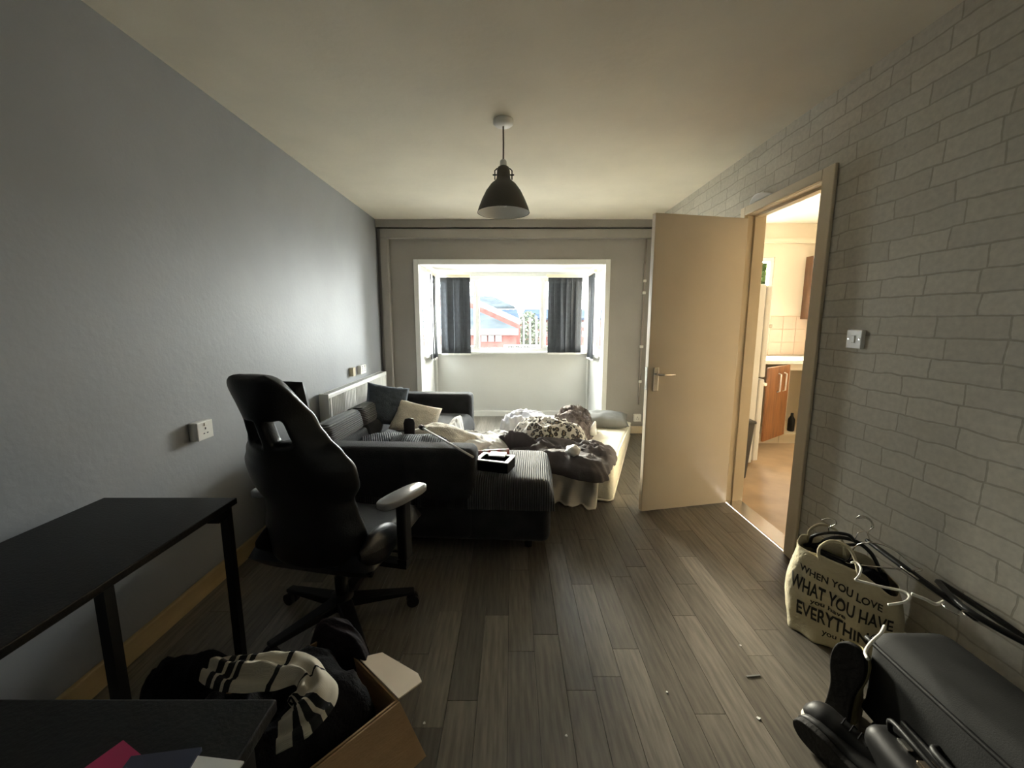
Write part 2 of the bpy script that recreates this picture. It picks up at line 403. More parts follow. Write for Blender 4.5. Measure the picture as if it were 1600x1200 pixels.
hinge = at(1136, 783, z=0.0); free = at(997.5, 796, z=0.005)
dvec = Vector((free.x - (XR - .02), free.y - (DY1 - .005), 0)); dang = math.atan2(dvec.y, dvec.x)
door = thing('door_1', 'plain cream flush door standing open into the room', None, (XR - .02, DY1 - .005, .008), dang, kind='structure')
DW, DH, DT = dvec.length, 1.965, .038
MB().box(0, DW, -.0, DT, 0, DH).build('door_leaf', M_doorp, door, bevel=.003)   # local +y faces the camera side when rotated ~180
for side in (0, 1):
    y0 = DT if side else 0; sgn = 1 if side else -1
    pl = MB().box(DW - .075, DW - .038, y0 + (0 if side else -.008), y0 + (.008 if side else 0), .84, 1.0).build('handle_plate', M_chrome, door, bevel=.003)
    MB().tube([(DW - .056, y0 + sgn * .006, .955), (DW - .056, y0 + sgn * .045, .955), (DW - .075, y0 + sgn * .055, .955), (DW - .165, y0 + sgn * .05, .952)], .008, 8).build('lever', M_chrome, pl, smooth=True)
MB().box(DW - .001, DW + .002, .008, .030, .85, 1.0).build('latch_plate', M_chrome, door)
for z in (.2, 1.0, 1.75): MB().tube([(-.008, DT * .5, z), (-.008, DT * .5, z + .09)], .007, 8).build('hinge', M_chrome, door)

# ------------------------------------------------------------------ kitchen beyond the doorway
M_kwall = mat('kitchen_cream_paint', (.78, .68, .53), .7, .03, 2)
M_kfloor = mat('tan_vinyl', (.42, .30, .19), .45, .12, 4)
M_kwood = mat('orange_brown_wood', (.26, .105, .035), .4, .25, 5, stretch=(6, 6, .8))
M_kdark = mat('dark_brown_wood', (.10, .045, .02), .4, .25, 5, stretch=(6, 6, .8))
M_work = mat('pale_worktop', (.85, .82, .75), .3, .05, 20)
M_tile = mat('beige_tile', (.62, .47, .35), .25, .05, 6)
KX0 = XR + .12; KY0 = 1.2
struct(MB().box(KX0, KX, KY0, KY, -.12, 0).build('floor_kitchen', M_kfloor), 'tan vinyl kitchen floor')
struct(MB().box(KX0, KX + .1, KY0 - .1, KY + .1, ZC, ZC + .1).build('ceiling_kitchen', M_ceil), 'kitchen ceiling')
kwx0, kwx1, kwz0, kwz1 = 2.16, 3.01, 1.10, 2.03
kw = struct(MB().box(KX0, kwx0, KY, KY + .1, -.1, ZC).box(kwx1, KX + .1, KY, KY + .1, -.1, ZC).box(kwx0, kwx1, KY, KY + .1, -.1, kwz0).box(kwx0, kwx1, KY, KY + .1, kwz1, ZC).build('wall_kitchen_back', M_kwall), 'cream kitchen end wall with tiled splashback')
struct(MB().box(KX, KX + .1, KY0, KY, -.1, ZC).build('wall_kitchen_right', M_kwall), 'cream kitchen side wall')
struct(MB().box(KX0, KX + .1, KY0 - .1, KY0, -.1, ZC).build('wall_kitchen_front', M_kwall), 'cream near wall of the kitchen')
struct(MB().box(KX0, KX0 + .008, KY0, DY0 - .04, 0, ZC).box(KX0, KX0 + .008, DY1 + .04, KY, 0, ZC).build('wall_kitchen_left', M_kwall), 'cream kitchen face of the party wall')
struct(MB().box(2.3, KX, KY - .035, KY, 2.18, 2.23).build('trim_8', M_kwall), 'small cream ledge high on the kitchen wall')
kwin = window('window_4', 'small white framed kitchen window above the fridge', (kwx0, KY + .01, 0), 0, kwx1 - kwx0, [(.045, kwx1 - kwx0 - .045, False)], kwz0, kwz1, .06)
tile = None
for i in range(4):
    for j in range(3):
        x = 3.02 + i * .15; z = .915 + j * .15
        if x + .15 > KX: continue
        if tile is None: tile = MB().box(.001, .149, -.008, 0, .001, .149).build('tile', M_tile, kw, bevel=.002, loc=(x, KY, z))
        else:
            o = tile.copy(); C.objects.link(o); o.location = (x, KY, z)
for i in range(5):
    o = tile.copy(); C.objects.link(o); o.location = (2.18 + i * .15, KY, .915)
# base units
cy = 4.31
u1 = thing('kitchen_cabinet', 'orange brown kitchen base cabinet with its door ajar under the worktop', 'cabinet', (2.38, cy, 0))
cb = MB().box(0, .018, 0, .60, .1, .865).box(.482, .5, 0, .60, .1, .865).box(.018, .482, 0, .60, .1, .118).box(.018, .482, .58, .60, .118, .865).box(0, .5, .05, .07, 0, .1)
cb.build('carcass', M_cream, u1)
dr = MB().box(-.49, 0, -.02, 0, 0, .74).build('cabinet_door', M_kwood, u1, bevel=.003, loc=(.495, -.004, .12), rot=(0, 0, math.radians(36)))
for hx in (-.27, -.14): MB().tube([(hx, -.02, .48), (hx, -.045, .49), (hx, -.045, .66), (hx, -.02, .67)], .007, 6).build('handle', M_white, dr, smooth=True)
u2 = thing('kitchen_cabinet', 'open doorless base cabinet with cream inside beside the ajar cabinet door', 'cabinet', (2.885, cy, 0))
MB().box(0, .018, 0, .60, .1, .865).box(.58, .6, 0, .60, .1, .865).box(.018, .58, 0, .60, .1, .118).box(.018, .58, .58, .60, .118, .865).build('carcass', M_cream, u2)
MB().box(0, .6, .05, .07, 0, .1).build('plinth', M_cream, u2)
MB().box(.018, .58, .0, .018, .80, .865).build('top_rail', M_cream, u2)
bt = MB().lathe([(.028, 0), (.034, .01), (.034, .13), (.014, .17), (.014, .2)], seg=16).build('bottle', M_blackm, smooth=True, loc=(3.05, cy + .12, .119))
tag(bt, 'small black bottle standing inside the open kitchen cabinet', 'bottle')
tag(MB().box(2.24, KX, cy - .03, KY - .01, .866, .905).build('worktop', M_work, bevel=.006, origin=(2.24, cy, .866)), 'pale kitchen worktop over the base cabinets', 'worktop')
wc = thing('wall_cabinet', 'dark brown wall cabinet hung on the kitchen wall', 'cabinet', (3.36, 4.60, 1.33))
MB().box(0, .13, .02, .31, 0, .70).build('carcass', M_kdark, wc)
wd = MB().box(0, .13, 0, .019, 0, .70).build('cabinet_door', M_kwood, wc, bevel=.003)
MB().tube([(.03, -.02, .1), (.03, -.02, .25)], .006, 6).build('handle', M_chrome, wd)
fg = thing('fridge_freezer', 'tall white fridge freezer beside the kitchen doorway', 'fridge', (KX0 + .02, 3.64, 0))
MB().box(0, .48, 0, .56, .03, 1.62).build('body', M_white, fg, bevel=.01)
for z0, z1 in ((.05, .80), (.815, 1.61)):
    d = MB().box(.485, .535, 0, .56, z0, z1).build('fridge_door', M_white, fg, bevel=.012)
    zc = z1 - .05 if z0 < .5 else z0 + .45
    MB().box(.535, .565, .01, .12, zc - .015, zc + .015).build('handle', M_chrome, d, bevel=.005)
for y in (.05, .48): MB().lathe([(.02, 0), (.02, .03)], (.05, y, 0), 10).build('foot', M_blackm, fg)
bn = thing('waste_bin', 'dark grey plastic bin with a pale bag in front of the fridge', 'bin', (1.845, 3.43, 0))
bmx = MB(); bw, bd = .115, .10
bmx.hexa([(-bw, -bd, 0), (bw, -bd, 0), (-bw, bd, 0), (bw, bd, 0), (-bw - .03, -bd - .02, .48), (bw + .03, -bd - .02, .48), (-bw - .03, bd + .02, .48), (bw + .03, bd + .02, .48)])
M_binm = mat('dark_grey_plastic', (.055, .053, .05), .5, .05)
bmx.build('bin_body', M_binm, bn, bevel=.012)
MB().box(-bw - .037, bw + .037, -bd - .027, bd + .027, .475, .50).build('bin_rim', M_binm, bn, bevel=.008)
def bagf(u, v):
    th = 2 * PI * u; r = (.125 - .085 * v ** 1.5) * (1 + .18 * nz(math.cos(th) * 2, math.sin(th) * 2, v * 3))
    return (r * math.cos(th), .8 * r * math.sin(th), .49 + .12 * v + .015 * nz(th, v * 4))
MB().grid(bagf, 24, 8).build('bin_bag', M_wcush, bn, smooth=True)
# kitchen ceiling lamp (out of view)
kl = thing('ceiling_lamp', 'round flush ceiling lamp in the kitchen', 'lamp', (2.75, 3.5, ZC))
MB().lathe([(.14, 0), (.14, -.03), (.12, -.06)], seg=24).build('lamp_base', M_white, kl)
M_lampd = mat('lamp_diffuser', (.9, .8, .6), .5, 0, emit=((1, .74, .42), 10))
MB().lathe([(.12, -.06), (.10, -.09), (.05, -.105), (.005, -.11)], seg=24).build('diffuser', M_lampd, kl, smooth=True)
pl = bpy.data.lights.new('kitchen_bulb', 'POINT'); pl.energy = 13; pl.color = (1, .87, .68); pl.shadow_soft_size = .1
po = bpy.data.objects.new('kitchen_bulb', pl); C.objects.link(po); po.location = (0, 0, -.2); po.parent = kl

# ------------------------------------------------------------------ pendant lamp
M_shade = mat('dark_taupe_metal', (.060, .055, .046), .55, .08, 6)
M_shin = mat('white_enamel', (.78, .78, .75), .5, .02)
pd = thing('pendant_lamp', 'dark grey dome pendant lamp with white inside hanging from the ceiling', 'lamp', (-.048, 2.474, ZC))
MB().lathe([(.052, 0), (.055, -.006), (.055, -.022), (.046, -.030), (.012, -.034)], seg=28).build('ceiling_rose', M_white, pd, smooth=True)
MB().tube([(0, 0, -.03), (.001, 0, -.12), (0, 0, -.215)], .0045, 8).build('cord', mat('brown_cord', (.10, .075, .05), .8), pd, smooth=True)
MB().lathe([(.010, -.205), (.018, -.212), (.020, -.235), (.018, -.24)], seg=16).build('lamp_holder', M_shin, pd, smooth=True)
sp = [(.018, -.238), (.030, -.245), (.036, -.262), (.038, -.30), (.042, -.312), (.070, -.335), (.098, -.372), (.122, -.418), (.140, -.462), (.148, -.487)]
sh = MB().lathe(sp, seg=48, caps=False).build('shade', M_shade, pd, smooth=True)
MB().lathe([(max(.01, r - .003), z - (.003 if i < 9 else -.001)) for i, (r, z) in enumerate(sp)][3:], seg=48, caps=False).build('shade_lining', M_shin, sh, smooth=True)
for s in (-1, 1):
    MB().tube([(s * .036, 0, -.285), (s * .060, 0, -.285)], .004, 6).build('thumb_screw', M_blackm, sh)
    MB().tube([(s * .033, 0, -.25), (s * .048, 0, -.262), (s * .048, 0, -.31)], .0035, 6).build('bracket', M_blackm, sh)
MB().lathe([(.004, -.31), (.014, -.32), (.014, -.36), (.028, -.40), (.030, -.425), (.018, -.452), (.003, -.458)], seg=20).build('bulb', M_shin, pd, smooth=True)

# ------------------------------------------------------------------ radiator, sockets, switch
rd = thing('radiator', 'white panel radiator on the grey wall behind the sofa', 'radiator', (XL, 3.10, .16))
RL, RH = 1.46, .60
def radf(u, v):
    y = .02 + (RL - .04) * u; k = (y / .033) % 1
    g = .008 * (1 if .25 < k < .75 else 0)
    return (.085 + g, y, .035 + (RH - .07) * v)
MB().grid(radf, 132, 1).build('front_panel', M_white, rd)
MB().box(.03, .092, .0, RL, 0, .036).box(.078, .095, 0, RL, RH - .037, RH - .006).box(.03, .086, .02, RL - .02, .036, RH - .037).build('body', M_white, rd, bevel=.004)
for y0, y1 in ((-.004, .004), (RL - .004, RL + .004)): MB().box(.022, .097, y0, y1, .0, RH).build('end_panel', M_white, rd, bevel=.003)
gm = MB().box(.024, .034, 0, RL, RH - .012, RH).box(.086, .096, 0, RL, RH - .006, RH)
for i in range(48): gm.box(.034, .086, i * RL / 48, i * RL / 48 + .008, RH - .006, RH)
gm.build('top_grille', M_white, rd)
for y in (-.03, RL + .03): MB().tube([(.06, y, -.155), (.06, y, .02), (.06, y + (.03 if y < 0 else -.03), .03)], .009, 8).build('valve_pipe', M_white, rd, smooth=True)
for y in (.25, RL - .25): MB().box(0, .03, y, y + .04, .06, RH - .06).build('wall_bracket', M_white, rd)

def faceplate(name, label, cat, loc, rotz, w=.146, h=.086, kind='double', pattress=.03):
    """local: +y out of the wall, x along the wall"""
    r = thing(name, label, cat, loc, rotz)
    MB().box(-w / 2, w / 2, 0, pattress, -h / 2, h / 2).build('back_box', M_plastic, r, bevel=.006)
    pl = MB().box(-w / 2 + .001, w / 2 - .001, pattress, pattress + .008, -h / 2 + .001, h / 2 - .001).build('face_plate', M_plastic, r, bevel=.003)
    y = pattress + .008
    if kind in ('double', 'single'):
        for cx in ((-.035, .035) if kind == 'double' else (0,)):
            MB().box(cx - .003, cx + .003, y, y + .0012, .004, .014).build('socket_hole', M_dark, pl)
            for s in (-1, 1): MB().box(cx + s * .011 - .004, cx + s * .011 + .004, y, y + .0012, -.016, -.011).build('socket_hole', M_dark, pl)
            MB().box(cx - .008 + .022 * (1 if cx >= 0 else -1) * .0, cx + .008, y, y + .005, .022, .036).build('rocker', M_plastic, pl, bevel=.001)
    elif kind == 'switch':
        MB().box(-.009, .009, y, y + .005, -.016, .016).build('rocker', M_plastic, pl, bevel=.002)
        for s in (-1, 1): MB().lathe([(.004, 0), (.003, .001)], (s * .03, 0, 0), 10, M=Matrix.Translation((0, y, 0)) @ Matrix.Rotation(-PI / 2, 4, 'X')).build('screw', M_chrome, pl)
    return r
p = at(317, 672, X=XL + .03)
faceplate('wall_socket', 'white wall socket low on the grey wall above the black desk', 'socket', (XL, p.y, p.z), -PI / 2, .10, .088, 'single', .035)
p = at(567, 577, X=XL + .03)
faceplate('wall_socket', 'white double socket above the radiator', 'socket', (XL, p.y, p.z), -PI / 2, .146, .086, 'double', .03)
p = at(555, 582, X=XL + .03)
jb = MB().box(0, .04, -.03, .03, -.04, .04).build('junction_box', mat('aged_cream_plastic', (.50, .44, .30), .5), bevel=.005, loc=(XL, p.y - .04, p.z + .01))
tag(jb, 'aged cream junction box beside the double socket', 'socket')
p = at(996, 653, Y=YB - .03)
faceplate('wall_socket', 'small white socket above the skirting of the end wall', 'socket', (p.x, YB, p.z), PI, .086, .086, 'single', .025)
p = at(1333, 530, X=XR - .02)
faceplate('light_switch', 'white light switch on the brick print wallpaper', 'switch', (XR, p.y, p.z), PI / 2, .086, .086, 'switch', .01)

# ------------------------------------------------------------------ corner sofa
SA = math.radians(-3.2); SO = Vector((-1.405, 2.285, 0))
sofa = thing('corner_sofa', 'charcoal corner sofa with ribbed chaise and fabric arms', 'sofa', SO, SA)
def S3(x, y, z): return SO + Matrix.Rotation(SA, 3, 'Z') @ Vector((x, y, z))
def up(name, x0, x1, y0, y1, z0, z1, m, bev=.04, seg=4, parent=None, **k):
    o = MB().box(x0, x1, y0, y1, z0, z1).build(name, m, parent or sofa, smooth=True, bevel=bev, seg=seg, **k); return o
up('base', .02, .90, .64, 1.77, .05, .27, M_sofa, .03)
up('chaise_base', .02, 1.625, .008, .64, .05, .30, M_sofa, .05)
up('arm', 0, 1.20, 0, .19, .06, .60, M_sofa, .05, 5)
up('arm', 0, .91, 1.77, 1.97, .06, .60, M_sofa, .05, 5)
up('back', 0, .2, .19, 1.77, .06, .52, M_sofa, .04)
# seat cushions (chaise one spills past the arm)
def seatpad(name, x0, x1, y0, y1, z0, z1, m, bulge=.025, nx=36, ny=20, shape=None):
    mb = MB()
    def top(u, v):
        x = x0 + (x1 - x0) * u; y = y0 + (y1 - y0) * v
        e = min(1, min(u, 1 - u) * (x1 - x0) / .07) ; f = min(1, min(v, 1 - v) * (y1 - y0) / .07)
        q = math.sqrt(max(0, 1 - (1 - e) ** 2)) * math.sqrt(max(0, 1 - (1 - f) ** 2))
        z = z0 + (z1 - z0) * (.35 + .65 * q) + bulge * math.sin(PI * u) * math.sin(PI * v) + .006 * nz(x * 6, y * 6)
        return (x, y, z)
    mb.grid(top, nx, ny)
    mb.grid(lambda u, v: (x0 + (x1 - x0) * u, y0 + (y1 - y0) * v, z0), nx, ny)
    n1 = (nx + 1) * (ny + 1)
    b = [i for i in range(nx + 1)] + [(j + 1) * (nx + 1) - 1 for j in range(1, ny + 1)] + [ny * (nx + 1) + i for i in range(nx - 1, -1, -1)] + [j * (nx + 1) for j in range(ny - 1, 0, -1)]
    for k in range(len(b)):
        a_, c_ = b[k], b[(k + 1) % len(b)]
        mb.f.append((a_, c_, c_ + n1, a_ + n1))
    return mb.build(name, m, sofa, smooth=True)
seatpad('chaise_cushion', .2, 1.645, .0, .64, .255, .42, M_corduroy, nx=48, ny=26)
seatpad('seat_cushion', .2, .94, .645, 1.20, .255, .42, M_corduroy)
seatpad('seat_cushion', .2, .94, 1.205, 1.765, .255, .42, M_sofa)
# back cushions, leaning on the back: ribbed top half, plain lower half
for y0, y1 in ((.20, .72), (.725, 1.24), (1.245, 1.76)):
    r_ = Matrix.Rotation(math.radians(-14), 4, 'Y')
    def cushf(mb, x0, x1, z0, z1, y0=y0, y1=y1):
        mb.box(x0, x1, y0, y1, z0, z1, Matrix.Translation((.30, 0, .42)) @ r_ @ Matrix.Translation((-.30, 0, -.42)))
        return mb
    bc = cushf(MB(), .20, .33, .40, .545).build('back_cushion', M_sofa, sofa, smooth=True, bevel=.03, seg=4)
    cushf(MB(), .16, .325, .53, .69).build('ribbed_panel', M_cordy, bc, smooth=True, bevel=.05, seg=5)
for x, y in ((.08, .08), (1.5, .08), (1.5, .56), (.8, 1.85), (.08, 1.85)):
    MB().lathe([(.02, 0), (.025, .055)], (x, y, 0), 12).build('foot', M_blackm, sofa)

# ------------------------------------------------------------------ pillows
def pillow(name, label, cat, center, w, h, t, rot, m, seed=0, sub=False, group=None):
    mb = MB(); n = 18
    def f(sgn):
        def g(a, b):
            u = 2 * a - 1; v = 2 * b - 1
            x = w / 2 * u * (1 - .07 * (1 - v * v)); y = h / 2 * v * (1 - .07 * (1 - u * u))
            q = max(0, (1 - u * u) * (1 - v * v)) ** .42
            z = sgn * t / 2 * q * (1 + .25 * nz(u * 1.7 + seed, v * 1.7, sgn)) + .012 * q * nz(u * 5, v * 5, seed + sgn)
            return (x, y, z)
        return g
    mb.grid(f(1), n, n); mb.grid(f(-1), n, n)
    o = mb.build(name, m, smooth=True)
    bm = bmesh.new(); bm.from_mesh(o.data); bmesh.ops.remove_doubles(bm, verts=bm.verts, dist=.0005); bmesh.ops.recalc_face_normals(bm, faces=bm.faces); bm.to_mesh(o.data); bm.free()
    for p_ in o.data.polygons: p_.use_smooth = True
    o.location = center; o.rotation_euler = rot
    return tag(o, label, cat, group)
R_ = math.radians
pillow('throw_cushion', 'blue grey square cushion propped upright in the far sofa corner', 'cushion', at(604, 633, Y=3.32), .34, .34, .12, (R_(66), R_(12), R_(22)), M_denim, 1)
pillow('throw_cushion', 'cream woven cushion propped against the blue grey one', 'cushion', at(650, 654, Y=3.32), .38, .28, .12, (R_(56), R_(16), R_(10)), M_wcush, 2)
pillow('throw_cushion', 'dark ribbed cushion lying behind the near sofa arm', 'cushion', S3(.80, .37, .505), .46, .30, .12, (R_(4), R_(4), R_(4)), M_navy, 3)
pillow('throw_cushion', 'small dark ribbed cushion tucked into the near sofa corner', 'cushion', S3(.48, .52, .485), .30, .30, .09, (R_(2), R_(-3), R_(20)), M_navy, 4)
pillow('bed_pillow', 'flat white pillow lying on the sofa seat', 'pillow', at(694, 683, z=.505), .46, .30, .16, (0, R_(5), R_(-34)), M_wcush, 5)
pillow('bed_pillow', 'small cream pillow with a pointed corner at the edge of the ribbed chaise', 'pillow', at(726, 692, z=.475), .34, .22, .09, (R_(2), R_(5), R_(-30)), M_wbed, 6)

# dark paddle brush and long pale pole among the cushions
M_darkp = mat('dark_brown_plastic', (.035, .028, .026), .4, .1)
br_ = thing('paddle_brush', 'dark paddle hair brush standing up among the sofa cushions', 'brush', at(640, 682, z=.53), R_(10))
MB().prism([(x * .038, 0, .06 + z * .065) for x, z in ((-.9, -1), (.9, -1), (1, .5), (.75, .95), (0, 1.05), (-.75, .95), (-1, .5))], (0, .018, 0)).build('paddle', M_darkp, br_, bevel=.005, seg=3)
MB().tube([(0, .009, 0), (.02, .009, -.05)], .011, 8).build('handle', M_darkp, br_, smooth=True)
pa, pb = at(661, 669, z=.62), at(739, 714, z=.613)
pole = thing('pale_pole', 'long pale rod laid across the ribbed cushion to the sofa arm', 'rod', pa)
MB().tube([Vector((0, 0, 0)), (pb - pa) * .5, pb - pa], .006, 8).build('rod', M_white, pole, smooth=True)
MB().tube([(pa - pa), (pb - pa) * -.06], .016, 8).build('grip', M_darkp, pole, smooth=True)

# open box, card and rolled magazine on the chaise
tr = thing('open_box', 'small dark open box with a white rim on the chaise', 'box', S3(1.30, .15, .447), R_(-18))
tb = MB(); 
tb.box(-.10, .10, -.07, -.062, 0, .06).box(-.10, .10, .062, .07, 0, .06).box(-.10, -.092, -.062, .062, 0, .06).box(.092, .10, -.062, .062, 0, .06).box(-.092, .092, -.062, .062, 0, .01)
tb.build('box_body', M_blkcloth, tr)
MB().box(-.104, .104, -.074, -.052, .06, .066).box(-.104, .104, .052, .074, .06, .066).box(-.104, -.078, -.052, .052, .06, .066).box(.078, .104, -.052, .052, .06, .066).build('rim', M_white, tr, bevel=.002)
cd = MB().box(-.05, .05, -.035, .035, 0, .008).build('white_card', M_white, loc=S3(1.31, .19, .514), rot=(0, 0, R_(-10)))
tag(cd, 'white card resting on the rim of the open box', 'card')
M_mag = ribbed('red_white_print', (.55, .50, .48), (.30, .05, .06), 'X', 5, .4, 0, 6)
mgp = MB()
def roll(u, v):
    th = u * 5.2 * PI; r = .016 + .0022 * th / PI
    return (-.10 + .2 * v, r * math.cos(th), r * math.sin(th) + .03)
mgp.grid(roll, 60, 3)
mg = mgp.build('rolled_magazine', M_mag, smooth=True, solid=.0008, loc=S3(1.27, .33, .447), rot=(0, 0, R_(12)))
tag(mg, 'loosely rolled red and white magazine beside the open box', 'magazine')

# ------------------------------------------------------------------ mattress
MA = math.radians(-19.5); MO = at(957, 787, z=0)
Lv = Matrix.Rotation(MA, 3, 'Z') @ Vector((0, 1, 0)); Wv = Matrix.Rotation(MA, 3, 'Z') @ Vector((-1, 0, 0))
MW, ML, MH0, MH1 = 1.16, 1.92, .29, .17
def mtop(x, y):
    """height of the mattress top under a world point; None when outside"""
    d = Vector((x, y, 0)) - MO; l = d.dot(Lv); w = d.dot(Wv)
    e = .05
    inside = min(1, max(0, (l + e) / e)) * min(1, max(0, (w + e) / e)) * min(1, max(0, (MW + e - w) / e)) * min(1, max(0, (ML + e - l) / e))
    return (MH0 + (MH1 - MH0) * min(1, max(0, l / ML))) * inside
M_matt = mat('ivory_mattress_ticking', (.80, .74, .60), .8, .05, 12, .4, 30)
mt = thing('mattress', 'bare ivory mattress lying on the floor between sofa and door', 'mattress', MO, MA)
mm = MB(); mm.hexa([(-MW, 0, .002), (0, 0, .002), (-MW, ML, .002), (0, ML, .002), (-MW, 0, MH0), (0, 0, MH0), (-MW, ML, MH1), (0, ML, MH1)])
mm.build('mattress_body', M_matt, mt, smooth=True, bevel=.045, seg=4)
for hz in (0, 1):
    def pz(l): return (MH0 + (MH1 - MH0) * l / ML - .012) if hz else .016
    i_ = .006
    pts = [(-MW + .04, i_, pz(0)), (-.04, i_, pz(0)), (-i_, .04, pz(.04)), (-i_, ML - .04, pz(ML)), (-.04, ML - i_, pz(ML)), (-MW + .04, ML - i_, pz(ML)), (-MW + i_, ML - .04, pz(ML)), (-MW + i_, .04, pz(.04))]
    MB().tube(pts, .009, 6, closed=True).build('piping', M_matt, mt, smooth=True)

def heap(name, label, cat, ring, base, H, m, amp=.02, freq=9, ang=0, aniso=.35, p=3, seed=0, nt=120, nr=34, flat=None, lift=.004, group=None, uvs=None, parent=None):
    ring = [Vector((q[0], q[1], 0)) for q in ring]
    ring = catmull(ring, nt); c = sum(ring, Vector()) / nt
    ca, sa = math.cos(ang), math.sin(ang)
    def fold(x, y):
        a_ = (x * ca + y * sa) * freq; b_ = (-x * sa + y * ca) * freq * aniso
        wx = nz(x * 5 + seed, y * 5, 1.7) * 1.1; a_ += wx; b_ += nz(x * 5, y * 5 + seed, 4.1) * .8
        k = 1 - 2.4 * abs(nz(a_ + seed, b_ + seed * .7, seed)); k = math.copysign(abs(k) ** 1.5, k); k2 = 1 - 2 * abs(nz(a_ * 2.3 + 5, b_ * 2.3, seed + 3))
        return .68 * k + .32 * k2
    mb = MB(); top = []; bot = []
    for j in range(nr + 1):
        r = j / nr
        for k in range(nt):
            P = c + (ring[k] - c) * r
            w = 1 + .05 * r * nz(k * .35, seed)
            P = c + (P - c) * w
            b = base(P.x, P.y)
            z = b + lift + H * max(0, 1 - r ** p) ** .6 + amp * max(-.5, fold(P.x, P.y)) * (1 - r ** 8 * .8)
            if j == nr: z = b + lift + .006
            top.append((P.x, P.y, max(z, b + lift + .003))); bot.append((P.x, P.y, b + lift))
    mb.v = top + bot; N = len(top)
    for j in range(nr):
        for k in range(nt):
            a_, b_ = j * nt + k, j * nt + (k + 1) % nt
            mb.f.append((a_, b_, b_ + nt, a_ + nt)); mb.f.append((N + a_, N + a_ + nt, N + b_ + nt, N + b_))
    for k in range(nt):
        a_, b_ = nr * nt + k, nr * nt + (k + 1) % nt
        mb.f.append((a_, b_, N + b_, N + a_))
    bz = base(c.x, c.y)
    o = mb.build(name, m, parent, smooth=True, origin=(c.x, c.y, bz))
    if label: tag(o, label, cat, group)
    return o
def px(z, *uv): return [at(u, v, z=z) for u, v in uv]

M_duvet = mat('charcoal_brown_duvet', (.075, .063, .066), .75, .18, 8, .2, 40)
M_leo = None
def leopard():
    m = bpy.data.materials.new('leopard_fleece'); m.use_nodes = True; nt = m.node_tree; b = nt.nodes['Principled BSDF']; b.inputs['Roughness'].default_value = .95; b.inputs['Sheen Weight'].default_value = .3
    tc = nt.nodes.new('ShaderNodeTexCoord'); v = nt.nodes.new('ShaderNodeTexVoronoi'); v.inputs['Scale'].default_value = 26
    nt.links.new(tc.outputs['Object'], v.inputs['Vector'])
    r = nt.nodes.new('ShaderNodeValToRGB'); e = r.color_ramp.elements
    e[0].position = .0; e[0].color = (.20, .16, .11, 1); e[1].position = 1; e[1].color = (.52, .49, .44, 1)
    a_ = e.new(.22); a_.color = (.16, .12, .08, 1); a_ = e.new(.30); a_.color = (.012, .010, .010, 1); a_ = e.new(.47); a_.color = (.015, .012, .012, 1); a_ = e.new(.55); a_.color = (.50, .47, .42, 1)
    nt.links.new(v.outputs['Distance'], r.inputs[0]); nt.links.new(r.outputs[0], b.inputs['Base Color']); return m
M_leo = leopard()
M_fleece = mat('brown_grey_fleece', (.06, .045, .043), .95, .3, 20, .9, 80, col2=(.20, .17, .165))
M_greyp = mat('grey_pillow', (.20, .20, .19), .85, .08)
M_lav = mat('pale_lilac_duvet', (.50, .50, .56), .8, .1, 8, .3, 30, col2=(.62, .62, .66))
M_stripe = ribbed('white_striped_sheet', (.50, .49, .48), (.80, .79, .77), 'DIAGONAL', 6, .85, .2, 3)
M_sheet = mat('ivory_sheet', (.66, .61, .52), .85, .05, 6, .3, 20)

ground0 = lambda x, y: mtop(x, y)
heap('duvet', 'dark charcoal duvet crumpled over the near end of the mattress', 'duvet',
     px(.36, (792, 693), (806, 710), (868, 722), (905, 731), (944, 734), (956, 716), (964, 698), (930, 690), (880, 682), (840, 681), (800, 684)), lambda x, y: max(mtop(x, y), .27), .08, M_duvet, .06, 8, .9, .4, 5, 11)
heap('duvet_fold', 'dark grey fold of bedding between chaise and leopard blanket', 'duvet',
     px(.40, (766, 700), (790, 704), (840, 706), (852, 694), (815, 682), (786, 678), (770, 686)), lambda x, y: max(mtop(x, y), .05), .15, M_duvet, .04, 12, .4, .5, 3, 23)
heap('leopard_blanket', 'leopard print fleece blanket bunched on the mattress', 'blanket',
     px(.36, (803, 680), (830, 694), (880, 694), (914, 690), (911, 678), (870, 668), (830, 668), (806, 672)), lambda x, y: mtop(x, y) + .07, .12, M_leo, .055, 11, .6, .6, 3, 31)
heap('fleece_throw', 'brown grey fluffy throw bunched at the far side of the leopard blanket', 'blanket',
     px(.34, (862, 664), (880, 674), (915, 676), (928, 664), (922, 648), (890, 646), (868, 650)), mtop, .17, M_fleece, .11, 10, 1.1, .6, 2.2, 41)
heap('lilac_duvet', 'pale lilac white duvet spread at the far side of the mattress', 'duvet',
     px(.30, (776, 664), (800, 668), (850, 668), (862, 660), (850, 650), (815, 648), (790, 654)), mtop, .12, M_lav, .07, 9, .5, .5, 3, 51)
pillow('bed_pillow', 'grey pillow at the head of the mattress near the end wall', 'pillow', at(944, 655, z=.27), .50, .36, .16, (R_(8), 0, R_(-12)), M_greyp, 7)
def sheetbase(x, y):
    d = Vector((x, y, 0)) - SO; q = Matrix.Rotation(-SA, 3, 'Z') @ d
    s_ = .45 * min(1, max(0, (.97 - q.x) / .05)) if q.y > .6 else .45 * min(1, max(0, (1.66 - q.x) / .05))
    return max(s_, mtop(x, y), .30)
heap('striped_sheet', 'crumpled white striped bed sheet between sofa seat and mattress', 'bed sheet',
     px(.42, (700, 686), (726, 697), (762, 700), (790, 690), (806, 672), (790, 664), (762, 672), (735, 668), (706, 668)), sheetbase, .10, M_stripe, .03, 11, .7, .5, 3, 61)
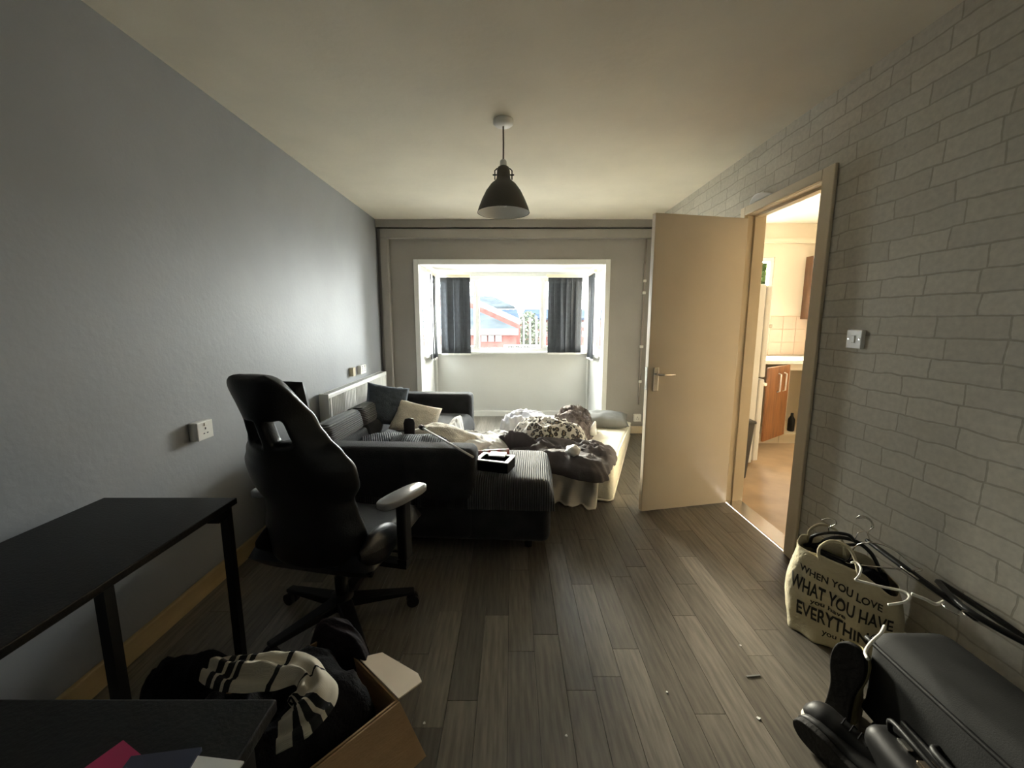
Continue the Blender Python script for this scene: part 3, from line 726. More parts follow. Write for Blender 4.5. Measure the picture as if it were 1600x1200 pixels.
def ball(name, label, cat, c, r, m, seed):
    mb = MB()
    def f(u, v):
        th = 2 * PI * u; ph = PI * v
        d = Vector((math.sin(ph) * math.cos(th), math.sin(ph) * math.sin(th), math.cos(ph) * .7))
        return tuple(d * r * (1 + .35 * nz(d.x * 2.2 + seed, d.y * 2.2, d.z * 2.2)))
    mb.grid(f, 20, 12); return tag(mb.build(name, m, smooth=True, loc=c), label, cat)
ball('tissue', 'crumpled white tissue on the dark duvet', 'tissue', at(895, 704, z=.425), .05, M_white, 3)
tag(MB().lathe([(.045, 0), (.03, .04), (.008, .12), (.002, .125)], seg=14).build('paper_cone', M_white, smooth=True, loc=at(925, 677, z=.30), rot=(R_(14), R_(10), 0)), 'small white paper cone standing on the mattress', 'paper')
# sheet hanging over the near end of the mattress
def hang(u, v):
    w = .10 + .40 * u; d = MO + Wv * w
    fold_ = .022 * math.sin(u * 17) * v + .02 * nz(u * 6, v * 3)
    k_ = .80 + .22 * abs(u - .25)
    out = .015 + .20 * max(0, v - .25) ** 1.4 + fold_ * (.3 + v)
    z = .295 - .295 * min(1, v / k_) ** .9 + .008 + .006 * math.sin(u * 30) * (v > k_)
    if v < .12: out = -.06 + (.12 - 0) * 0 + (v / .12) * .075; z = .305 - .012 * v
    q = d - Lv * out
    return (q.x, q.y, max(.006, z))
tag(MB().grid(hang, 40, 30).build('draped_sheet', M_sheet, smooth=True, solid=.004, origin=MO + Wv * .3), 'ivory sheet hanging down the near end of the mattress to the floor', 'bed sheet')

# ------------------------------------------------------------------ L-shaped black desk
dk = thing('corner_desk', 'black L-shaped desk with square legs along the grey wall', 'desk', (-1.2, .6, 0))
def D(*b): return MB().box(b[0] + 1.2, b[1] + 1.2, b[2] - .6, b[3] - .6, b[4], b[5])
ZT = .70
D(-1.42, -.957, -.45, 1.373, ZT - .022, ZT).build('desk_top', M_black, dk, bevel=.003)
D(-.955, -.382, -.02, .592, ZT - .022, ZT).build('desk_top', M_black, dk, bevel=.003)
lg = MB()
D(-1.40, -.975, 1.30, 1.335, ZT - .06, ZT - .022).box(-.215, -.195, .1, .7, ZT - .06, ZT - .022).build('rail', M_blackm, dk)
for x, y in ((-.997, 1.335), (-.985, .893), (-1.41, .1), (-.42, .52), (-.42, .0), (-1.41, -.42), (-.997, -.42)):
    D(x, x + .026, y - .0, y + .026, 0, ZT - .022).build('leg', M_blackm, dk)

# leaflets on the near desk wing
M_magenta = mat('magenta_print', (.42, .02, .10), .4, .1)
M_navyp = mat('navy_print', (.03, .035, .07), .4, .1)
q = at(160, 1212, z=ZT); tag(MB().box(-.03, .03, -.035, .035, 0, .004).build('leaflet', M_magenta, loc=(q.x, q.y, ZT + .0005), rot=(0, 0, R_(-25))), 'magenta leaflet lying on the black desk', 'leaflet')
q = at(238, 1216, z=ZT); tag(MB().box(-.045, .045, -.03, .03, 0, .006).build('leaflet', M_navyp, loc=(q.x, q.y, ZT + .0005), rot=(0, 0, R_(8))), 'navy leaflet on the black desk between magenta and white papers', 'leaflet')
q = at(285, 1228, z=ZT); tag(MB().box(-.06, .06, -.035, .035, 0, .003).build('paper_sheet', M_white, loc=(q.x, q.y, ZT + .0005), rot=(0, 0, R_(-6))), 'white paper at the edge of the black desk', 'paper')

# ------------------------------------------------------------------ gaming chair
M_pad = mat('arm_pad_rubber', (.22, .22, .225), .22, .1)
CA = math.radians(-12); CO = Vector((-.75, 1.68, 0))
ch = thing('gaming_chair', 'black racing style gaming chair seen from behind beside the desk', 'chair', CO, CA)
BR = Matrix.Translation((0, -.20, .375)) @ Matrix.Rotation(R_(12), 4, 'X')
hw = [(0, .205), (.10, .215), (.20, .19), (.27, .18), (.35, .222), (.42, .222), (.48, .190), (.54, .148), (.60, .122), (.68, .108), (.745, .104), (.78, .098), (.808, .080), (.83, .048)]
def HW(h):
    for (a0, b0), (a1, b1) in zip(hw[:-1], hw[1:]):
        if h <= a1: 
            t = (h - a0) / (a1 - a0); t = t * t * (3 - 2 * t); return b0 + (b1 - b0) * t
    return hw[-1][1]
def backf(u, v):
    h = .785 * v; s = 2 * u - 1; w = HW(h * .83 / .785)
    wing = .095 if h < .62 else .095 * max(0, (.80 - h) / .18)
    y = wing * abs(s) ** 2.6 + .02 * math.sin(v * PI * 1.6)
    return tuple(BR @ Vector((w * s, y, h)))
def hole(u, v):
    s = abs(2 * u - 1); return .16 < s < .50 and .69 < v < .79
MB().grid(backf, 28, 44, hole).build('backrest', M_leather, ch, smooth=True, solid=.055, sub=1)
pw_ = MB(); n_ = 14
for sg in (1, -1):
    pw_.grid(lambda a_, b_, sg=sg: tuple(BR @ Vector(((a_ - .5) * .19, .085 + sg * .045 * max(0, (1 - (2 * a_ - 1) ** 2) * (1 - (2 * b_ - 1) ** 2)) ** .4, .66 + (b_ - .5) * .13))), n_, n_)
pw_.build('head_pillow', M_leather, ch, smooth=True)
def seatf(sg):
    def f(u, v):
        s = 2 * u - 1; w = .27 - .02 * v
        x = w * s; y = -.20 + .50 * v
        e = max(0, 1 - abs(s) ** 6) * max(0, 1 - abs(2 * v - 1) ** 8)
        z = .37 + sg * .05 * e ** .4 + (.055 * abs(s) ** 3 * e ** .3 if sg > 0 else 0)
        return (x, y, z)
    return f
MB().grid(seatf(1), 20, 20).grid(seatf(-1), 20, 20).build('seat', M_leather, ch, smooth=True)
for s in (-.72, 1):
    # side bolster where back meets seat
    def bol(u, v, s=s):
        th = 2 * PI * u; r = .06 * math.sin(PI * min(.98, max(.02, v))) ** .6
        return (s * (.255 + .55 * r * math.cos(th)), -.24 + .30 * v + 0 * th, .46 + r * math.sin(th) * 1.3 - .05 * v)
    MB().grid(bol, 16, 14).build('side_bolster', M_leather, ch, smooth=True)
    arm = MB().box(s * .325 - .02, s * .325 + .02, -.06, .0, .35, .60).build('arm_post', M_blackm, ch, bevel=.008)
    def pad(u, v, s=s, t=1): pass
    pm = MB(); swv = Matrix.Translation((s * .325, -.03, 0)) @ Matrix.Rotation(R_(-16), 4, 'Z') @ Matrix.Translation((-s * .325, .03, 0)); out = [(s * .325 + .047 * math.cos(t), -.03 + .125 * math.sin(t) * (1 if True else 1)) for t in [2 * PI * k / 28 for k in range(28)]]
    out = [(s * .325 + .045 * math.copysign(abs(math.cos(t)) ** .6, math.cos(t)), -.03 + .125 * math.copysign(abs(math.sin(t)) ** .75, math.sin(t))) for t in [2 * PI * k / 28 for k in range(28)]]
    pm.prism([(x, y, .60) for x, y in out], (0, 0, .028), swv).build('arm_pad', M_pad, ch, smooth=True, bevel=.008, seg=3)
    MB().box(s * .325 - .02 - (0.0), s * .325 + .02, -.06, .0, .33, .352).box(min(0, s * .34), max(0, s * .34), -.055, -.005, .31, .33).build('arm_bracket', M_blackm, ch)
MB().lathe([(.028, .1), (.028, .2), (.018, .2), (.018, .33)], seg=16).build('gas_lift', M_blackm, ch, smooth=True)
MB().box(-.12, .12, -.13, .13, .30, .325).build('mechanism', M_blackm, ch, bevel=.008)
MB().tube([(.05, .05, .31), (.22, .08, .30), (.27, .08, .295)], .006, 6).build('lever', M_blackm, ch)
MB().lathe([(.05, .06), (.055, .075), (.045, .12)], seg=20).build('hub', M_blackm, ch, smooth=True)
for k in range(5):
    a_ = 2 * PI * k / 5 + .5; d = Vector((math.cos(a_), math.sin(a_), 0)); n_ = Vector((-d.y, d.x, 0))
    lm = MB(); p0, p1 = d * .03, d * .31
    pts8 = []
    for zl, zh in ((0, 1),):
        b0 = [p0 - n_ * .032, p1 - n_ * .02, p0 + n_ * .032, p1 + n_ * .02]
    lm.hexa([b0[0] + Vector((0, 0, .065)), b0[1] + Vector((0, 0, .06)), b0[2] + Vector((0, 0, .065)), b0[3] + Vector((0, 0, .06)), b0[0] + Vector((0, 0, .105)), b0[1] + Vector((0, 0, .078)), b0[2] + Vector((0, 0, .105)), b0[3] + Vector((0, 0, .078))])
    leg = lm.build('base_leg', M_blackm, ch, bevel=.006)
    cst = MB()
    for o_ in (-.014, .014):
        Mx = Matrix.Translation(d * .30 + n_ * o_ + Vector((0, 0, .0275))) @ Matrix.Rotation(a_, 4, 'Z') @ Matrix.Rotation(PI / 2, 4, 'X')
        cst.lathe([(.0275, -.009), (.0275, .009)], seg=16, M=Mx)
    cst.tube([d * .30 + Vector((0, 0, .03)), d * .30 + Vector((0, 0, .062))], .007, 8)
    cst.build('caster', M_blackm, leg)

# ------------------------------------------------------------------ cardboard box with clothes
M_card = mat('cardboard', (.40, .25, .12), .8, .1, 5, .2, 60, stretch=(1, 1, 4))
M_cardin = mat('pale_card_inside', (.72, .60, .45), .8, .06, 5)
P1 = at(622, 1094, z=.34); d1 = Vector((-.654, -.757, 0)).normalized(); d2 = Vector((-.757, .654, 0))
bxA = math.atan2(d1.y, d1.x); BL, BW_, BH = .42, .36, .34
cbx = thing('cardboard_box', 'open brown cardboard box overflowing with dark clothes', 'box', (P1.x, P1.y, 0), bxA)   # local x along d1, y = -d2 direction
sgn = 1 if (Matrix.Rotation(bxA, 3, 'Z') @ Vector((0, 1, 0))).dot(d2) > 0 else -1
def bx2(x0, x1, y0, y1, z0, z1):
    ya, yb = sorted((sgn * y0, sgn * y1)); return MB().box(x0, x1, ya, yb, z0, z1)
bx2(0, BL, 0, .005, .005, BH).build('side_panel', M_card, cbx)
bx2(0, BL, BW_ - .005, BW_, .005, BH).build('side_panel', M_card, cbx)
bx2(0, .005, .005, BW_ - .005, .005, BH).build('end_panel', M_card, cbx)
bx2(BL - .005, BL, .005, BW_ - .005, .005, BH).build('end_panel', M_card, cbx)
bx2(0, BL, 0, BW_, 0, .005).build('bottom_panel', M_card, cbx)
# flap along the end panel (x=0 side), folded outwards, lighter inside facing up
fpt = [(x_, y_, BH + .06 * x_) for x_, y_ in ((-.002, .0), (-.002, .20), (-.06, .17), (-.085, .03), (-.075, .0))]
MB().prism([(x, sgn * y, z) for x, y, z in fpt], (0, 0, .004)).build('flap', M_cardin, cbx)
# flap of the long side hanging down outside
MB().prism([(.0, -sgn * .004, BH), (BL, -sgn * .004, BH), (BL - .03, -sgn * .055, BH - .15), (-.035, -sgn * .06, BH - .15)], (0, -sgn * .004, 0)).build('flap', M_card, cbx)
bc_ = P1 + d1 * BL / 2 + d2 * BW_ / 2
def boxpt(a_, b_): return P1 + d1 * a_ + d2 * b_
heap('dark_clothes', 'heap of black clothes filling the cardboard box', 'clothes', [boxpt(.03, .03), boxpt(.21, .02), boxpt(.39, .03), boxpt(.40, .18), boxpt(.39, .33), boxpt(.21, .34), boxpt(.03, .33), boxpt(.02, .18)],
     lambda x, y: .02, .36, M_blkcloth, .05, 10, .5, .5, 9, 71)
M_plum = mat('dark_plum_cloth', (.013, .009, .0125), .85, .3, 12, .4, 60, spec=.25)
heap('dark_hoodie', 'dark plum hoodie slumped over the back edge of the cardboard box', 'clothes',
     px(.33, (470, 1000), (500, 1020), (560, 1045), (594, 1055), (590, 1010), (560, 980), (520, 974), (485, 980)), lambda x, y: .005, .36, M_plum, .045, 11, 1.2, .5, 3.5, 81)
heap('black_fabric_pile', 'pile of black fabric on the floor under the desk', 'clothes',
     px(.05, (215, 1090), (260, 1115), (340, 1120), (400, 1090), (395, 1050), (330, 1035), (255, 1050)), lambda x, y: .0, .14, M_blkcloth, .03, 10, .2, .5, 3, 91)

# striped scarf over the clothes
def scarf_mat():
    m = bpy.data.materials.new('striped_knit'); m.use_nodes = True; nt = m.node_tree; b = nt.nodes['Principled BSDF']; b.inputs['Roughness'].default_value = .95
    uv = nt.nodes.new('ShaderNodeUVMap'); sx = nt.nodes.new('ShaderNodeSeparateXYZ'); nt.links.new(uv.outputs[0], sx.inputs[0])
    r = nt.nodes.new('ShaderNodeValToRGB'); r.color_ramp.interpolation = 'CONSTANT'; e = r.color_ramp.elements
    wh = (.66, .60, .48, 1); bk = (.010, .010, .010, 1)
    e[0].position = 0; e[0].color = wh; e[1].position = .07; e[1].color = bk
    for p_, c_ in ((.10, wh), (.115, bk), (.15, wh), (.165, bk), (.195, wh), (.36, bk), (.385, wh), (.56, bk), (.575, wh), (.74, bk), (.775, wh), (.795, bk), (.835, wh), (.855, bk), (.885, wh)):
        k = e.new(p_); k.color = c_
    nt.links.new(sx.outputs['X'], r.inputs[0]); nt.links.new(r.outputs[0], b.inputs['Base Color'])
    w = nt.nodes.new('ShaderNodeTexWave'); w.inputs['Scale'].default_value = 24; nt.links.new(uv.outputs[0], w.inputs['Vector']); w.bands_direction = 'Y'
    bp = nt.nodes.new('ShaderNodeBump'); bp.inputs['Strength'].default_value = .4; bp.inputs['Distance'].default_value = .004
    nt.links.new(w.outputs['Fac'], bp.inputs['Height']); nt.links.new(bp.outputs[0], b.inputs['Normal']); return m
M_scarf = scarf_mat()
cl = catmull([at(328, 1048, z=.45), at(375, 1052, z=.46), at(430, 1050, z=.475), at(478, 1052, z=.49), at(492, 1082, z=.49), at(470, 1120, z=.48), at(436, 1152, z=.45)], 60, False)
sv = MB(); sv.uv = []; nu_ = 14
hwid = lambda t: .86 * (.034 + .030 * min(1, t * 6)) * (1 - .42 * math.exp(-((t - .56) / .10) ** 2)) * (1 if t < .85 else 1 - (t - .85) * 2.2)
for sd in (1, -1):
    n0 = len(sv.v)
    for i, p_ in enumerate(cl):
        t = i / 59; tg = (cl[min(59, i + 1)] - cl[max(0, i - 1)]); tg.z = 0; tg.normalize(); nn = Vector((-tg.y, tg.x, 0))
        for j in range(nu_ + 1):
            s = 2 * j / nu_ - 1; h_ = .022 * max(0, 1 - s * s) ** .5
            z = p_.z + (h_ * (1 + .5 * nz(t * 12, s * 3)) + .010 * math.sin(s * 7 + t * 9) * max(0, 1 - s * s)) * (1 if sd > 0 else -.4)
            q = p_ + nn * hwid(t) * s * (1 + .12 * nz(t * 9, s))
            sv.v.append((q.x, q.y, z)); sv.uv.append((t, j / nu_))
    for i in range(59):
        for j in range(nu_):
            a_ = n0 + i * (nu_ + 1) + j; sv.f.append((a_, a_ + 1, a_ + nu_ + 2, a_ + nu_ + 1))
tag(sv.build('knitted_scarf', M_scarf, smooth=True, origin=cl[30]), 'cream knitted scarf with black stripes thrown over the dark clothes', 'scarf')

# ------------------------------------------------------------------ bits on the floor
for u, v, w, l, lab in ((1177, 1057, .006, .055, 'thin pale stick lying on the floor planks'),):
    q = at(u, v, z=0); tag(MB().box(-l / 2, l / 2, -w / 2, w / 2, 0, .004).build('thin_stick', M_greyp, bevel=.001, loc=(q.x, q.y, .0003), rot=(0, 0, R_(6))), lab, 'stick')
for k, (u, v) in enumerate(((1157, 1009), (1185, 1123), (1042, 1082), (663, 1130), (885, 1150))):
    q = at(u, v, z=0); r = .004 if k != 1 else .006
    tag(MB().prism([(r * math.cos(t) * (1 + .4 * math.sin(3 * t + k)), r * math.sin(t), 0) for t in [k + 2 * PI * i / 7 for i in range(7)]], (0, 0, .0025)).build('paper_scrap', M_white, loc=(q.x, q.y, .0003)), 'tiny white paper scrap on the floor planks', 'scrap', 'tiny scraps on the floor')

# ------------------------------------------------------------------ tote bag with print
TA = R_(-45); TO = Vector((1.355, 1.56, 0))
tote = thing('tote_bag', 'cream canvas tote bag with black lettering standing against the wallpaper', 'bag', TO, TA)
M_canvas = mat('cream_canvas', (.62, .55, .38), .9, .08, 8, .4, 70)
M_ink = mat('black_ink', (.02, .018, .016), .8, 0)
TWID, TDEP, THGT = .185, .085, .40
def tW(h): return TWID * (.90 + .14 * math.sin(PI * min(1, h * 1.1)) - .02 * h)
def tD(h): return TDEP * (1.0 + .25 * math.sin(PI * h))
def tdisp(x, z): return .030 * nz(x * 9 + 3, z * 7, 2) + .013 * nz(x * 22, z * 18, 5)
def slump(x, z): return z * (1 - .13 * (x / TWID + 1) * min(1, z / .25))
def tsurf(x, h, sg):
    w = tW(h); c_ = min(1, abs(x) / w)
    y = sg * tD(h) * max(0, 1 - c_ ** 4) ** .25
    z = THGT * h
    y += tdisp(x, z)
    if h > .8: z += (h - .8) / .2 * .03 * nz(x * 8, 1.3)
    return (x, y, slump(x, z) + .002)
def tfront(x, z): return tsurf(x, z / THGT, -1)
def tbody(u, v):
    w = tW(v)
    def ease(t): t = 2 * t - 1; return math.sin(t * PI / 2)
    if u < .5: return tsurf(w * ease(u * 2), v, -1)
    return tsurf(-w * ease((u - .5) * 2), v, 1)
MB().grid(tbody, 96, 44).build('bag_body', M_canvas, tote, smooth=True, solid=.003)
MB().prism([tbody(k / 32, 0.01)[:2] + (.004,) for k in range(32)], (0, 0, .003)).build('bag_base', M_canvas, tote)
def word(text, x, z, size, xs=1.0, zs=1.0, name='lettering'):
    cu = bpy.data.curves.new('t', 'FONT'); cu.body = text; cu.size = size; cu.align_x = 'CENTER'; cu.resolution_u = 3; cu.offset = size * .02
    ob = bpy.data.objects.new('t', cu); C.objects.link(ob)
    dg = bpy.context.evaluated_depsgraph_get(); me = bpy.data.meshes.new_from_object(ob.evaluated_get(dg))
    bpy.data.objects.remove(ob)
    bm = bmesh.new(); bm.from_mesh(me); bmesh.ops.triangulate(bm, faces=bm.faces)
    bmesh.ops.subdivide_edges(bm, edges=[e for e in bm.edges if e.calc_length() > .012], cuts=1)
    bmesh.ops.triangulate(bm, faces=bm.faces)
    for v in bm.verts:
        q = tfront(max(-TWID * .93, min(TWID * .93, v.co.x * xs + x)), v.co.y * zs + z); v.co = Vector((q[0], q[1] - .0045, q[2]))
    bm.to_mesh(me); bm.free(); me.materials.clear(); me.materials.append(M_ink)
    o = bpy.data.objects.new(name, me); C.objects.link(o); o.parent = tote; return o
word('WHEN YOU LOVE', -.005, .298, .034, .95, 1.3)
word('WHAT YOU HAVE', 0, .214, .056, .70, 1.55)
word('you have', -.03, .180, .032, 1.0)
word('EVERYTHING', 0, .092, .062, .74, 1.65)
word('you need', .02, .048, .032, 1.0)
for y_, sg in ((-.10, -1), (.06, 1)):
    st = [(-.075, y_, .36), (-.08, y_, .41), (-.05, y_ + .03, .44), (.0, y_ + .05, .43), (.03, y_ + .04, .39), (.05, y_, .34)]
    if sg > 0: st = [(x - .06, y, z - .01) for x, y, z in st]
    MB().tube(catmull(st, 24, False), .006, 6).build('strap', M_canvas, tote, smooth=True)

# clothes stuffed in the bag
heap('bag_stuffing', 'black garments bulging out of the top of the tote bag', 'clothes',
     [TO + Matrix.Rotation(TA, 3, 'Z') @ Vector(p_) for p_ in ((-.15, -.06, 0), (0, -.075, 0), (.15, -.06, 0), (.16, .0, 0), (.14, .05, 0), (0, .055, 0), (-.14, .05, 0), (-.16, 0, 0))],
     lambda x, y: .06, .26, M_blkcloth, .03, 14, .3, .6, 8, 101)

# hangers: each with hook, shoulders and bar
M_blkpl = mat('black_velvet_plastic', (.012, .012, .012), .4, .1)
M_whpl = mat('white_coated_wire', (.78, .76, .70), .3, .03)
def hanger(label, loc, rot, m_body, m_hook, r=.005, w=.20, group=None):
    h = thing('clothes_hanger', label, 'hanger', loc, rot=rot)
    MB().tube(catmull([(0, 0, .0), (0, 0, .035), (.012, 0, .05), (.03, 0, .065), (.028, 0, .095), (.005, 0, .108), (-.018, 0, .095)], 22, False), .0022, 6).build('hook', m_hook, h, smooth=True)
    MB().tube(catmull([(0, 0, 0), (-.06, 0, -.02), (-w + .02, 0, -.075), (-w, 0, -.09), (-w + .02, 0, -.098), (0, 0, -.098), (w - .02, 0, -.098), (w, 0, -.09), (w - .02, 0, -.075), (.06, 0, -.02)], 56), r, 6, closed=True).build('shoulder_frame', m_body, h, smooth=True)
    return h
gh = 'hangers sticking out of the tote bag'
def pxz(*p_): return [at(u, v, z=z) for u, v, z in p_]
wh_ = thing('clothes_hanger', 'white wire hanger with open hook lying across the tote bag rim', 'hanger', at(1336, 906, z=.42), group=gh)
wo = Vector(wh_.location)
MB().tube(catmull([p_ - wo for p_ in pxz((1330, 879, .45), (1338, 879, .452), (1345, 887, .45), (1343, 898, .44), (1336, 906, .42))], 24, False), .0035, 6).build('hook', M_whpl, wh_, smooth=True)
MB().tube(catmull([p_ - wo for p_ in pxz((1336, 906, .42), (1375, 916, .425), (1411, 924, .425), (1421, 933, .423), (1412, 941, .42), (1388, 945, .415))], 40, False), .0042, 6).build('shoulder_frame', M_whpl, wh_, smooth=True)
MB().tube(catmull([p_ - wo for p_ in pxz((1424, 928, .426), (1445, 936, .42), (1462, 944, .415), (1474, 940, .415))], 20, False), .0052, 6).build('shoulder_end', M_whpl, wh_, smooth=True)
hanger('black hanger upright at the back of the tote bag', (1.43, 1.62, .40), (R_(-8), R_(12), R_(-40)), M_blkpl, M_chrome, .008, .13, gh)
hanger('black hanger leaning outwards over the suitcase', (1.42, 1.36, .42), (R_(62), R_(20), R_(-66)), M_blkpl, M_chrome, .009, .17, gh)
hanger('black hanger lying flat behind the suitcase by the wallpaper', (1.46, 1.20, .39), (R_(74), R_(6), R_(-84)), M_blkpl, M_chrome, .010, .16, gh)
hanger('thin chrome wire hanger tilted between the black ones', (1.39, 1.50, .46), (R_(10), R_(-22), R_(-60)), M_chrome, M_chrome, .0028, .12, gh)
hanger('black hanger tipped forward at the corner of the tote bag', (1.33, 1.63, .43), (R_(35), R_(-18), R_(-30)), M_blkpl, M_chrome, .007, .10, gh)
cable = catmull([at(1356, 1030, z=.37), at(1352, 1018, z=.37), at(1362, 1003, z=.375), at(1376, 990, z=.38), at(1382, 978, z=.385)], 20, False)
tag(MB().tube(cable, .0045, 6).build('white_hook', M_whpl, smooth=True, origin=cable[0]), 'curved white wire hook lying on the corner of the dark suitcase', 'hook')

# ------------------------------------------------------------------ dark suitcase lying along the wall
M_case = mat('black_suitcase_fabric', (.011, .0115, .011), .8, .15, 20, .12, 300, spec=.25)
sc_ = thing('suitcase', 'black soft suitcase lying along the wallpapered wall', 'suitcase', (1.25, .84, .0), R_(-1))
MB().box(-.125, .125, -.36, .36, .03, .35).build('case_body', M_case, sc_, smooth=True, bevel=.06, seg=6)
for z_ in (.075, .305):
    pts = catmull([(-.122, -.30, z_), (-.11, -.34, z_), (-.07, -.357, z_), (.07, -.357, z_), (.11, -.34, z_), (.122, -.30, z_), (.122, .30, z_), (.11, .34, z_), (.07, .357, z_), (-.07, .357, z_), (-.11, .34, z_), (-.122, .30, z_)], 72)
    MB().tube(pts, .007, 6, closed=True).build('piping', M_blackm, sc_, smooth=True)
MB().tube(catmull([(-.122, -.10, .19), (-.145, -.09, .19), (-.15, 0, .19), (-.145, .09, .19), (-.122, .10, .19)], 20, False), .010, 8).build('handle', M_blackm, sc_, smooth=True)
for x in (-.09, .09):
    for y in (-.3, .3): MB().lathe([(.02, 0), (.025, .015), (.02, .032)], (x, y, 0), 14).build('foot', M_blackm, sc_)

# ------------------------------------------------------------------ shoes
M_soled = mat('dark_rubber_sole', (.010, .009, .008), .7, .1, 20, .3, 60, spec=.2)
M_khaki = mat('khaki_suede', (.22, .19, .09), .85, .15, 12, .4, 60)
M_bshoe = mat('black_shoe_leather', (.008, .008, .008), .5, .1, spec=.25)
SOLE = [(0, .030), (.02, .036), (.07, .033), (.12, .034), (.17, .046), (.21, .048), (.245, .038), (.262, .018), (.266, .0)]
def shoe(name, label, loc, rot, m_up, m_sole, shaft=.10, group=None):
    o = thing(name, label, 'shoe', loc, rot=rot, group=group)
    left = [(x, -w) for x, w in SOLE]; right = [(x, w * .92) for x, w in SOLE[:-1]][::-1]
    outl = catmull([(x, y, 0) for x, y in left + right], 48)
    MB().prism(outl, (0, 0, .022)).build('sole', m_sole, o, bevel=.004)
    def wd(x):
        for (a0, b0), (a1, b1) in zip(SOLE[:-1], SOLE[1:]):
            if x <= a1: return b0 + (b1 - b0) * (x - a0) / (a1 - a0)
        return 0.002
    def upf(u, v):
        x = .004 + .256 * v; w = wd(x) * .93
        top = .022 + (.055 + .0 * v if v > .55 else .055 + (shaft - .055) * (1 - (v / .55) ** 2)) * (1 if v < .8 else math.sqrt(max(.05, 1 - ((v - .8) / .21) ** 2)))
        th = PI * u
        return (x, -w * math.cos(th) * (1 - .12 * math.sin(th)), .02 + (top - .02) * math.sin(th) ** .6)
    upo = MB().grid(upf, 20, 26, lambda u, v: .36 < u < .64 and .04 < v < .30).build('upper', m_up, o, smooth=True, solid=.004)
    lc = MB()
    for k in range(4):
        x = .10 + .022 * k; lc.tube([(x, -.02, .075 + .018 * (3 - k) / 3 * (shaft > .08)), (x + .004, 0, .088 + .018 * (3 - k) / 3 * (shaft > .08)), (x, .02, .075 + .018 * (3 - k) / 3 * (shaft > .08))], .0025, 5)
    lc.build('laces', M_blkcloth, o)
    return o
gs = 'shoes piled by the suitcase'
e_ = at(1300, 1140, z=.03)
shoe('ankle_boot', 'khaki boot standing on its heel with the dark sole showing', (e_.x + .02, e_.y + .02, .03), (0, R_(-102), R_(207)), M_khaki, M_soled, .13, gs)
to_ = at(1238, 1134, z=.04); he_ = to_ + (at(1335, 1225, z=.04) - to_).normalized() * .265
shoe('ankle_boot', 'black boot lying on its side below the upright khaki boot', (he_.x, he_.y, .05), (R_(78), 0, math.atan2(to_.y - he_.y, to_.x - he_.x)), M_bshoe, M_soled, .12, gs)
M_sneak = mat('white_shoe_trim', (.60, .57, .46), .6, .05)
e_ = at(1335, 1175, z=.05)
shoe('sneaker', 'black shoe with a pale sole edge leaning beside the boots', (e_.x + .03, e_.y - .12, .02), (R_(14), R_(-8), R_(112)), M_bshoe, M_sneak, .07, gs)

# ------------------------------------------------------------------ handbag with shiny clasp
M_hbag = mat('black_bag_leather', (.006, .006, .006), .5, .1, spec=.2)
hb = thing('handbag', 'black handbag with pale metal clasp beside the suitcase', 'bag', (1.055, .90, 0), R_(86))
MB().box(-.15, .15, -.055, .055, .0, .17).build('bag_body', M_hbag, hb, smooth=True, bevel=.04, seg=5)
MB().box(-.145, .145, -.065, -.05, .08, .175).build('flap', M_hbag, hb, smooth=True, bevel=.007, seg=3)
MB().tube(catmull([(-.11, 0, .165), (-.10, .01, .21), (0, .02, .225), (.10, .01, .21), (.11, 0, .165)], 20, False), .007, 6).build('handle', M_hbag, hb, smooth=True)
M_gold = mat('pale_gold_metal', (.80, .66, .50), .2, .03, metal=1)
cl_ = MB().box(-.018, .018, -.03, .012, .172, .186).build('clasp', M_gold, hb, bevel=.004)
MB().lathe([(.004, 0), (.009, .004), (.009, .010), (.004, .014)], (-.016, -.045, .172), 12).build('stud', M_gold, hb, smooth=True)
MB().lathe([(.004, 0), (.009, .004), (.009, .010), (.004, .014)], (.005, -.05, .172), 12).build('stud', M_gold, hb, smooth=True)
MB().box(.05, .085, -.012, .004, .168, .176).build('metal_tab', M_chrome, hb, bevel=.002)
heap('black_jumper', 'black jumper heaped on the floor in front of the suitcase', 'clothes',
     [(.90, .62), (1.06, .60), (1.09, .50), (1.05, .40), (.92, .38), (.86, .50)], lambda x, y: 0, .12, M_blkcloth, .03, 12, .5, .5, 3, 121)

# ------------------------------------------------------------------ outside
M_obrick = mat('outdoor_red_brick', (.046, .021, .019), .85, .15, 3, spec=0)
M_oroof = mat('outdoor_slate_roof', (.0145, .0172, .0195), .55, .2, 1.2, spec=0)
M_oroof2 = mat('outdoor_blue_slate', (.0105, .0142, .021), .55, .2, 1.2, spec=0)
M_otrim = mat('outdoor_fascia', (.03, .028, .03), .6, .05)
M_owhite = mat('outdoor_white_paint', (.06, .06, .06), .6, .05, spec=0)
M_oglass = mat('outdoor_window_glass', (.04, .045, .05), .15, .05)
M_asph = mat('outdoor_concrete', (.35, .34, .32), .9, .2, .6)
M_leaf = mat('tree_leaves', (.015, .020, .010), .8, .4, 6)
M_bark = mat('tree_bark', (.06, .045, .03), .9, .2, 6)
GZ = -3.0
tag(MB().box(-30, 30, BY + .4, 60, GZ - .2, GZ).build('ground_outside', M_asph), 'pale concrete street below the window', None, None, 'structure')
def slab(poly, th): return MB().prism(poly, (0, th, 0))
def wallquad(u0, v0, u1, Y, z1=GZ):
    a_, b_ = at(u0, v0, Y=Y), at(u1, v0, Y=Y); return a_, b_
